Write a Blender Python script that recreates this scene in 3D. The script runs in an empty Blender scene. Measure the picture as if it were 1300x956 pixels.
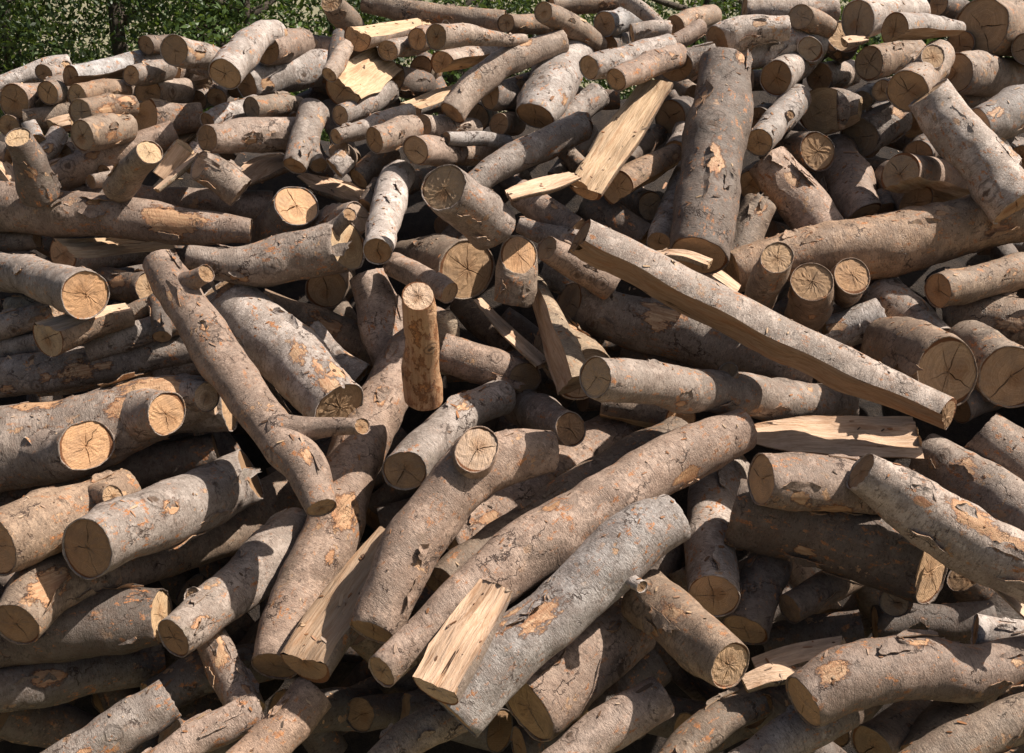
import bpy, math, random, re
import numpy as np
from mathutils import Vector, Matrix
random.seed(7); rng = np.random.default_rng(7)
sc = bpy.context.scene; col = sc.collection
# ------------------------------------------------------------------ camera
F_PX = 1394.0; CAM = np.array([0.0, 0.0, 2.4]); PITCH = math.radians(20)
RIGHT = np.array([1.0, 0, 0]); UP = np.array([0, math.sin(PITCH), math.cos(PITCH)]); FWD = np.array([0, math.cos(PITCH), -math.sin(PITCH)])
cd = bpy.data.cameras.new('camera'); cam = bpy.data.objects.new('camera', cd); col.objects.link(cam)
cam.location = CAM; cam.rotation_euler = (math.radians(90) - PITCH, 0, 0)
cd.sensor_width = 36; cd.lens = 36 * F_PX / 1300; cd.clip_start = 0.05; cd.clip_end = 2000
sc.camera = cam
# ------------------------------------------------------------------ sky, sun, exposure
SUN = Vector((0.61, 0.09, 0.77)).normalized()
w = bpy.data.worlds.new('World'); sc.world = w; w.use_nodes = True
nt = w.node_tree; bg = nt.nodes['Background']
sky = nt.nodes.new('ShaderNodeTexSky'); sky.sky_type = 'NISHITA'; sky.sun_disc = False
sky.sun_elevation = math.asin(SUN.z); sky.sun_rotation = math.atan2(SUN.x, SUN.y)
sky.dust_density = 5.0; sky.air_density = 1.2
nt.links.new(sky.outputs[0], bg.inputs[0]); bg.inputs[1].default_value = 0.05
sd = bpy.data.lights.new('sun', 'SUN'); so = bpy.data.objects.new('sun', sd); col.objects.link(so)
sd.energy = 5.0; sd.angle = math.radians(0.5); sd.color = (1.0, 0.93, 0.84)
so.rotation_euler = SUN.to_track_quat('Z', 'Y').to_euler(); so.location = (4, 0, 8)
sc.view_settings.view_transform = 'Standard'; sc.view_settings.look = 'None'
sc.view_settings.exposure = 0.68; sc.view_settings.gamma = 1.0; sc.view_settings.use_curve_mapping = False
sc.cycles.max_bounces = 6; sc.cycles.diffuse_bounces = 1; sc.cycles.glossy_bounces = 2; sc.cycles.transmission_bounces = 3

# ------------------------------------------------------------------ helpers
def tag(o, label=None, cat=None, group=None, kind=None):
    if label: o['label'] = label
    if cat: o['category'] = cat
    if group: o['group'] = group
    if kind: o['kind'] = kind
    return o
def mesh_obj(name, V, Fc, mat, parent=None, smooth=True, attrs=None, color=None):
    me = bpy.data.meshes.new(name)
    V = np.asarray(V, dtype=np.float32)
    me.from_pydata(V.tolist(), [], Fc)
    me.materials.append(mat)
    if smooth: me.polygons.foreach_set('use_smooth', np.ones(len(me.polygons), dtype=bool))
    for k, a in (attrs or {}).items():
        a = np.asarray(a, dtype=np.float32)
        if a.ndim == 1:
            at = me.attributes.new(k, 'FLOAT', 'POINT'); at.data.foreach_set('value', a)
        else:
            at = me.attributes.new(k, 'FLOAT_VECTOR', 'POINT'); at.data.foreach_set('vector', a.ravel())
    me.update()
    o = bpy.data.objects.new(name, me); col.objects.link(o)
    if parent is not None: o.parent = parent
    if color is not None: o.color = (*color, 1.0)
    return o
_K = rng.normal(size=(24, 3)); _PH = rng.uniform(0, 6.28, 24)
def wob(P, freq, seed, n=8):
    """cheap smooth pseudo-noise in about -1..1"""
    out = np.zeros(len(P))
    for i in range(n):
        k = _K[(i * 5 + seed) % 24]; out += np.sin(P @ k * freq + _PH[(i * 7 + seed) % 24] + seed * 1.7 + 1.2 * np.sin(P @ np.roll(k, 1) * freq * .6 + seed))
    return out / (n ** .5 * 1.2)

# ------------------------------------------------------------------ materials
class NB:
    def __init__(s, name):
        s.m = bpy.data.materials.new(name); s.m.use_nodes = True; s.t = s.m.node_tree; s.b = s.t.nodes['Principled BSDF']
    def n(s, typ, **kw):
        x = s.t.nodes.new('ShaderNode' + typ)
        for k, v in kw.items(): setattr(x, k, v)
        return x
    def lk(s, a, b):
        if isinstance(a, (int, float)): b.default_value = a
        elif isinstance(a, tuple): b.default_value = a if len(a) == 4 or b.type == 'VECTOR' else (*a, 1)
        else: s.t.links.new(a, b)
    def math(s, op, a, b=0.0, c=None, clamp=False):
        x = s.n('Math', operation=op, use_clamp=clamp); s.lk(a, x.inputs[0]); s.lk(b, x.inputs[1])
        if c is not None: s.lk(c, x.inputs[2])
        return x.outputs[0]
    def vmul(s, a, v):
        x = s.n('VectorMath', operation='MULTIPLY'); s.lk(a, x.inputs[0]); s.lk(v, x.inputs[1]); return x.outputs[0]
    def vadd(s, a, v):
        x = s.n('VectorMath', operation='ADD'); s.lk(a, x.inputs[0]); s.lk(v, x.inputs[1]); return x.outputs[0]
    def noise(s, v, scale, detail=3, rough=.55, W=None, dist=0.0, col=False):
        x = s.n('TexNoise', noise_dimensions='4D' if W is not None else '3D')
        s.lk(v, x.inputs['Vector']); x.inputs['Scale'].default_value = scale; x.inputs['Detail'].default_value = detail
        x.inputs['Roughness'].default_value = rough; x.inputs['Distortion'].default_value = dist
        if W is not None: s.lk(W, x.inputs['W'])
        return x.outputs['Color' if col else 'Fac']
    def ramp(s, v, a, b, lo=0.0, hi=1.0):
        x = s.n('MapRange', interpolation_type='SMOOTHSTEP'); s.lk(v, x.inputs[0])
        for i, q in enumerate((a, b, lo, hi)): x.inputs[i + 1].default_value = q
        return x.outputs[0]
    def mix(s, f, a, b, mode='MIX'):
        x = s.n('Mix', data_type='RGBA', blend_type=mode); s.lk(f, x.inputs[0]); s.lk(a, x.inputs[6]); s.lk(b, x.inputs[7]); return x.outputs[2]
    def bump(s, h, strength, dist, prev=None):
        x = s.n('Bump'); x.inputs['Strength'].default_value = strength; x.inputs['Distance'].default_value = dist
        s.lk(h, x.inputs['Height'])
        if prev is not None: s.lk(prev, x.inputs['Normal'])
        return x.outputs[0]
    def attr(s, name, out='Fac'):
        x = s.n('Attribute', attribute_name=name); return x.outputs[out]

def mat_bark():
    s = NB('bark'); co = s.n('TexCoord').outputs['Object']; oi = s.n('ObjectInfo')
    W = s.math('MULTIPLY', oi.outputs['Random'], 60.0); tint = oi.outputs['Color']; PALE = s.vmul(tint, (1.62, 1.66, 1.70)); PALER = s.vmul(tint, (1.85, 1.92, 1.98)); DK = s.vmul(tint, (.22, .19, .17))
    around = s.vmul(co, (1.0, 1.0, 3.2)); along = s.vmul(co, (1.0, 1.0, .35))
    big = s.noise(co, 7, 4, .6, W); mid = s.noise(co, 24, 6, .68, W); fine = s.noise(around, 150, 4, .7, W); lent = s.noise(around, 55, 4, .65, W)
    gr = s.noise(co, 420, 2, .6, W)
    c = s.mix(s.ramp(big, .32, .68), s.mix(.42, tint, (.10, .075, .055), 'MIX'), s.mix(.35, tint, PALE))
    c = s.mix(s.ramp(mid, .42, .62, 0, .6), c, s.mix(.5, tint, (.12, .06, .035)))            # brown mottle
    pal = s.noise(s.vadd(co, (3.1, 0, 0)), 17, 5, .7, W)
    c = s.mix(s.ramp(pal, .50, .60, 0, .62), c, PALE)                             # pale bloom
    grn = s.noise(s.vadd(co, (0, 9.1, 0)), 9, 4, .6, W)
    c = s.mix(s.ramp(grn, .60, .74, 0, .25), c, (.17, .15, .08))
    sp = s.noise(s.vadd(s.vmul(co, (1, 1, 1.7)), (2, 0, 6)), 85, 4, .75, W); c = s.mix(s.ramp(sp, .53, .62, 0, .60), c, DK)
    sw = s.noise(s.vadd(s.vmul(co, (1, 1, 2.0)), (8, 3, 1)), 70, 5, .78, W); c = s.mix(s.ramp(sw, .55, .66, 0, .60), c, PALER)
    scr = s.noise(s.vmul(co, (.6, .6, 6.0)), 30, 4, .7, W, .6); c = s.mix(s.math('MULTIPLY', s.ramp(scr, .56, .64, 0, .65), s.ramp(big, .42, .56)), c, (.085, .055, .038))                            # algae
    c = s.mix(s.ramp(fine, .46, .62, 0, .60), c, s.mix(.35, c, (.035, .026, .02)))            # lenticels
    c = s.mix(s.ramp(gr, .52, .72, 0, .40), c, PALER)
    # rusty scuffs
    om = s.ramp(s.noise(s.vadd(co, (5, 5, 0)), 9, 4, .65, W), .45, .58); of = s.noise(s.vmul(co, (1, 1, .55)), 62, 5, .72, W)
    orr = s.math('MULTIPLY', s.ramp(of, .552, .61), om)
    c = s.mix(orr, c, s.mix(s.ramp(lent, .35, .65), (.26, .095, .03), (.50, .215, .08)))
    # bark cracks
    vv = s.vadd(s.vmul(co, (1, 1, .75)), s.vmul(s.noise(co, 16, 4, .7, W, col=True), (.10, .10, .10)))
    vo = s.n('TexVoronoi', feature='DISTANCE_TO_EDGE'); s.lk(s.vadd(vv, s.vmul(oi.outputs['Random'], (40.0, 13.0, 7.0))), vo.inputs['Vector']); vo.inputs['Scale'].default_value = 13
    cm = s.ramp(s.noise(s.vadd(co, (0, 0, 4)), 10, 3, .6, W), .52, .63)
    ck = s.math('MULTIPLY', s.ramp(vo.outputs['Distance'], .030, .009), cm)
    c = s.mix(s.math('MULTIPLY', ck, .88), c, (.055, .028, .018))
    # small flaked-off scales (random) and large peeled patches (vertex field)
    fl = s.noise(s.vadd(co, (0, 7, 2)), 26, 5, .62, W); flm = s.ramp(s.noise(co, 5, 2, .5, W), .50, .62)
    flk = s.math('MULTIPLY', s.ramp(fl, .600, .612), flm)
    c = s.mix(flk, c, s.mix(s.ramp(lent, .3, .7), (.36, .19, .10), (.52, .33, .19)))
    pe = s.math('ADD', s.math('MULTIPLY', s.attr('peel'), s.math('ADD', .82, s.math('MULTIPLY', oi.outputs['Random'], .2))), s.math('MULTIPLY', s.math('SUBTRACT', s.noise(s.vmul(co, (1, 1, .6)), 26, 6, .75, W), .5), 1.9))
    pk = s.ramp(pe, .50, .52); edge = s.math('MULTIPLY', s.ramp(pe, .40, .49), s.math('SUBTRACT', 1.0, pk))
    grain = s.noise(s.vmul(co, (1, 1, .07)), 150, 4, .6, W)
    wood = s.mix(s.ramp(grain, .3, .7), (.36, .19, .095), s.mix(oi.outputs['Random'], (.66, .46, .29), (.50, .29, .15)))
    wood = s.mix(s.ramp(s.noise(along, 18, 4, .6, W), .50, .72, 0, .8), wood, (.36, .15, .07))
    c = s.mix(s.math('MULTIPLY', edge, .5), c, (.22, .09, .04)); rim2 = s.ramp(pe, .49, .52); wood = s.mix(s.ramp(pe, .62, .52, 0, .6), wood, (.42, .17, .06)); c = s.mix(pk, c, wood)
    kn = s.math('ADD', s.attr('knot'), s.math('MULTIPLY', s.math('SUBTRACT', mid, .5), 1.1)); kring = s.math('SINE', s.math('MULTIPLY', kn, 15.0)); kmask = s.ramp(kn, .30, .55)
    c = s.mix(s.math('MULTIPLY', kmask, s.ramp(kring, .0, .9, 0, .45)), c, (.06, .04, .028)); c = s.mix(s.ramp(kn, .86, .95, 0, .8), c, (.11, .065, .04))
    s.lk(c, s.b.inputs['Base Color'])
    s.lk(s.ramp(mid, .3, .7, .46, .78), s.b.inputs['Roughness']); s.b.inputs['Specular IOR Level'].default_value = .5
    h = s.math('ADD', s.math('MULTIPLY', mid, 1.1), s.math('MULTIPLY', fine, .55))
    h = s.math('ADD', h, s.math('MULTIPLY', gr, .28)); h = s.math('ADD', h, s.math('MULTIPLY', lent, .6))
    nb = s.bump(h, 1.0, .0052)
    h2 = s.math('SUBTRACT', s.math('SUBTRACT', s.math('MULTIPLY', edge, .35), s.math('MULTIPLY', pk, .9)), s.math('ADD', s.math('MULTIPLY', ck, 1.2), s.math('MULTIPLY', flk, .5)))
    h2 = s.math('SUBTRACT', h2, s.math('MULTIPLY', s.ramp(kring, 0, 1), s.math('MULTIPLY', kmask, .3)))
    s.lk(s.bump(h2, 1.0, .0045, nb), s.b.inputs['Normal'])
    return s.m
def mat_split():
    s = NB('split_wood'); co = s.n('TexCoord').outputs['Object']; oi = s.n('ObjectInfo'); W = s.math('MULTIPLY', oi.outputs['Random'], 60.0)
    st = s.vmul(co, (1, 1, .05)); g1 = s.noise(st, 190, 5, .65, W, .4); g2 = s.noise(s.vmul(co, (1, 1, .10)), 50, 4, .6, W, .5); st2 = s.noise(s.vmul(co, (1, 1, .3)), 13, 5, .65, W)
    c = s.mix(s.ramp(g1, .32, .68), s.mix(.45, oi.outputs['Color'], (.30, .165, .08)), s.mix(.30, oi.outputs['Color'], (.72, .515, .37)))
    c = s.mix(s.ramp(g2, .50, .68, 0, .7), c, (.33, .17, .085))
    c = s.mix(s.ramp(st2, .54, .72, 0, .55), c, (.26, .19, .13))
    fis = s.ramp(s.noise(s.vmul(co, (1, 1, .03)), 48, 3, .6, W, .3), .672, .70)
    c = s.mix(fis, c, (.07, .035, .02)); s.lk(c, s.b.inputs['Base Color']); s.b.inputs['Roughness'].default_value = .75; s.b.inputs['Specular IOR Level'].default_value = .25
    h = s.math('SUBTRACT', s.math('ADD', g1, s.math('MULTIPLY', g2, 1.2)), fis); s.lk(s.bump(h, 1.0, .005), s.b.inputs['Normal'])
    return s.m
def mat_cut():
    s = NB('cut_wood'); uv = s.attr('cap', 'Vector'); oi = s.n('ObjectInfo'); W = s.math('MULTIPLY', oi.outputs['Random'], 60.0); tint = oi.outputs['Color']
    co = s.n('TexCoord').outputs['Object']
    wv = s.vadd(uv, s.vmul(s.vadd(s.noise(uv, 2.2, 3, .5, W, col=True), (-.5, -.5, -.5)), (.28, .28, 0)))
    ln = s.n('VectorMath', operation='LENGTH'); s.lk(wv, ln.inputs[0]); rr = ln.outputs['Value']
    r0 = s.n('VectorMath', operation='LENGTH'); s.lk(uv, r0.inputs[0]); r0 = r0.outputs['Value']
    oc = s.n('VectorMath', operation='DISTANCE'); s.lk(wv, oc.inputs[0]); rv = s.n('CombineXYZ'); s.lk(s.math('SUBTRACT', s.math('MULTIPLY', oi.outputs['Random'], .5), .25), rv.inputs[0]); s.lk(s.math('MULTIPLY', s.math('SINE', W), .22), rv.inputs[1]); s.lk(rv.outputs[0], oc.inputs[1]); rr = oc.outputs['Value']
    cx = s.n('CombineXYZ'); s.lk(rr, cx.inputs[0]); s.lk(W, cx.inputs[1]); rn = s.noise(cx.outputs[0], 30, 3, .7)
    ang = s.n('SeparateXYZ'); s.lk(uv, ang.inputs[0]); at = s.math('ARCTAN2', ang.outputs[1], ang.outputs[0])
    # radial ray flecks via normalised direction
    nv = s.n('VectorMath', operation='NORMALIZE'); s.lk(uv, nv.inputs[0]); ray = s.noise(nv.outputs[0], 16, 3, .7, W)
    blot = s.noise(uv, 1.6, 5, .65, W); saw = s.n('TexWave', wave_type='BANDS', bands_direction='DIAGONAL'); s.lk(co, saw.inputs['Vector']); saw.inputs['Scale'].default_value = 110; saw.inputs['Distortion'].default_value = 3.5; saw.inputs['Detail'].default_value = 3
    fine = s.noise(co, 260, 3, .7, W)
    c = s.mix(s.ramp(rn, .38, .60, 0, .85), tint, s.mix(.5, tint, (.22, .12, .055)))
    c = s.mix(s.ramp(ray, .45, .70, 0, .25), c, s.mix(.5, tint, (.62, .46, .28)))
    c = s.mix(s.ramp(blot, .48, .70, 0, .75), c, s.mix(.55, tint, (.13, .085, .055)))
    c = s.mix(s.ramp(s.noise(uv, 3.4, 5, .7, s.math('ADD', W, 9.0)), .62, .72, 0, .65), c, (.075, .06, .05))
    c = s.mix(s.math('MULTIPLY', s.ramp(s.math('ADD', rr, s.math('MULTIPLY', blot, .5)), .75, .40, 0, .75), oi.outputs['Random']), c, (.24, .115, .05))
    wz = s.ramp(s.noise(uv, 1.1, 4, .7, s.math('ADD', W, 21.0)), .46, .62, 0, .55); c = s.mix(wz, c, s.vmul(tint, (.62, .66, .74)))   # heartwood
    c = s.mix(s.ramp(saw.outputs['Fac'], .35, .85, 0, .16), c, (.20, .12, .06))
    c = s.mix(s.ramp(fine, .5, .7, 0, .35), c, (.16, .095, .05))
    rim = s.ramp(s.math('ADD', r0, s.math('MULTIPLY', s.math('SUBTRACT', s.noise(uv, 9, 3, .6, W), .5), .06)), .925, .95)
    c = s.mix(rim, c, (.17, .075, .035))
    ck = s.attr('crack'); c = s.mix(s.ramp(ck, .3, .8, 0, .9), c, (.03, .018, .01))  # near-black in the cracks paints in the shade of their depth
    s.lk(c, s.b.inputs['Base Color']); s.b.inputs['Roughness'].default_value = .82; s.b.inputs['Specular IOR Level'].default_value = .2
    h = s.math('ADD', s.math('ADD', s.math('MULTIPLY', saw.outputs['Fac'], .10), s.math('MULTIPLY', fine, .5)), s.math('MULTIPLY', rn, .35)); s.lk(s.bump(h, .9, .003), s.b.inputs['Normal'])
    return s.m
BARK, SPLIT, CUT = mat_bark(), mat_split(), mat_cut()
def simple(name, c1, c2, scale, rough=.9, bump=.02):
    s = NB(name); co = s.n('TexCoord').outputs['Object']; a = s.noise(co, scale, 6, .65); b = s.noise(co, scale * 9, 4, .7)
    s.lk(s.mix(s.ramp(s.math('ADD', s.math('MULTIPLY', a, .6), s.math('MULTIPLY', b, .4)), .38, .62), c1, c2), s.b.inputs['Base Color']); s.b.inputs['Roughness'].default_value = rough
    s.lk(s.bump(s.math('ADD', a, b), .9, bump), s.b.inputs['Normal']); return s.m
M_GROUND = simple('ground_soil', (.24, .20, .14), (.15, .15, .07), .8)
M_GAP_SHADE = simple('gap_shade', (.018, .012, .009), (.055, .036, .024), 22)  # near-black colour stands in for shade between the logs

# ------------------------------------------------------------------ pixel / world
def unproj(x, y, d): return CAM + d * (FWD + (x - 650) / F_PX * RIGHT - (y - 478) / F_PX * UP)
PZ0, PY0, PSL = .60, 2.2, .70                                                    # the slope of the heap
def surf(x, y):
    dv = FWD + (x - 650) / F_PX * RIGHT - (y - 478) / F_PX * UP
    return (CAM[2] - PZ0 + PSL * PY0) / (PSL * dv[1] - dv[2])

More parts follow.
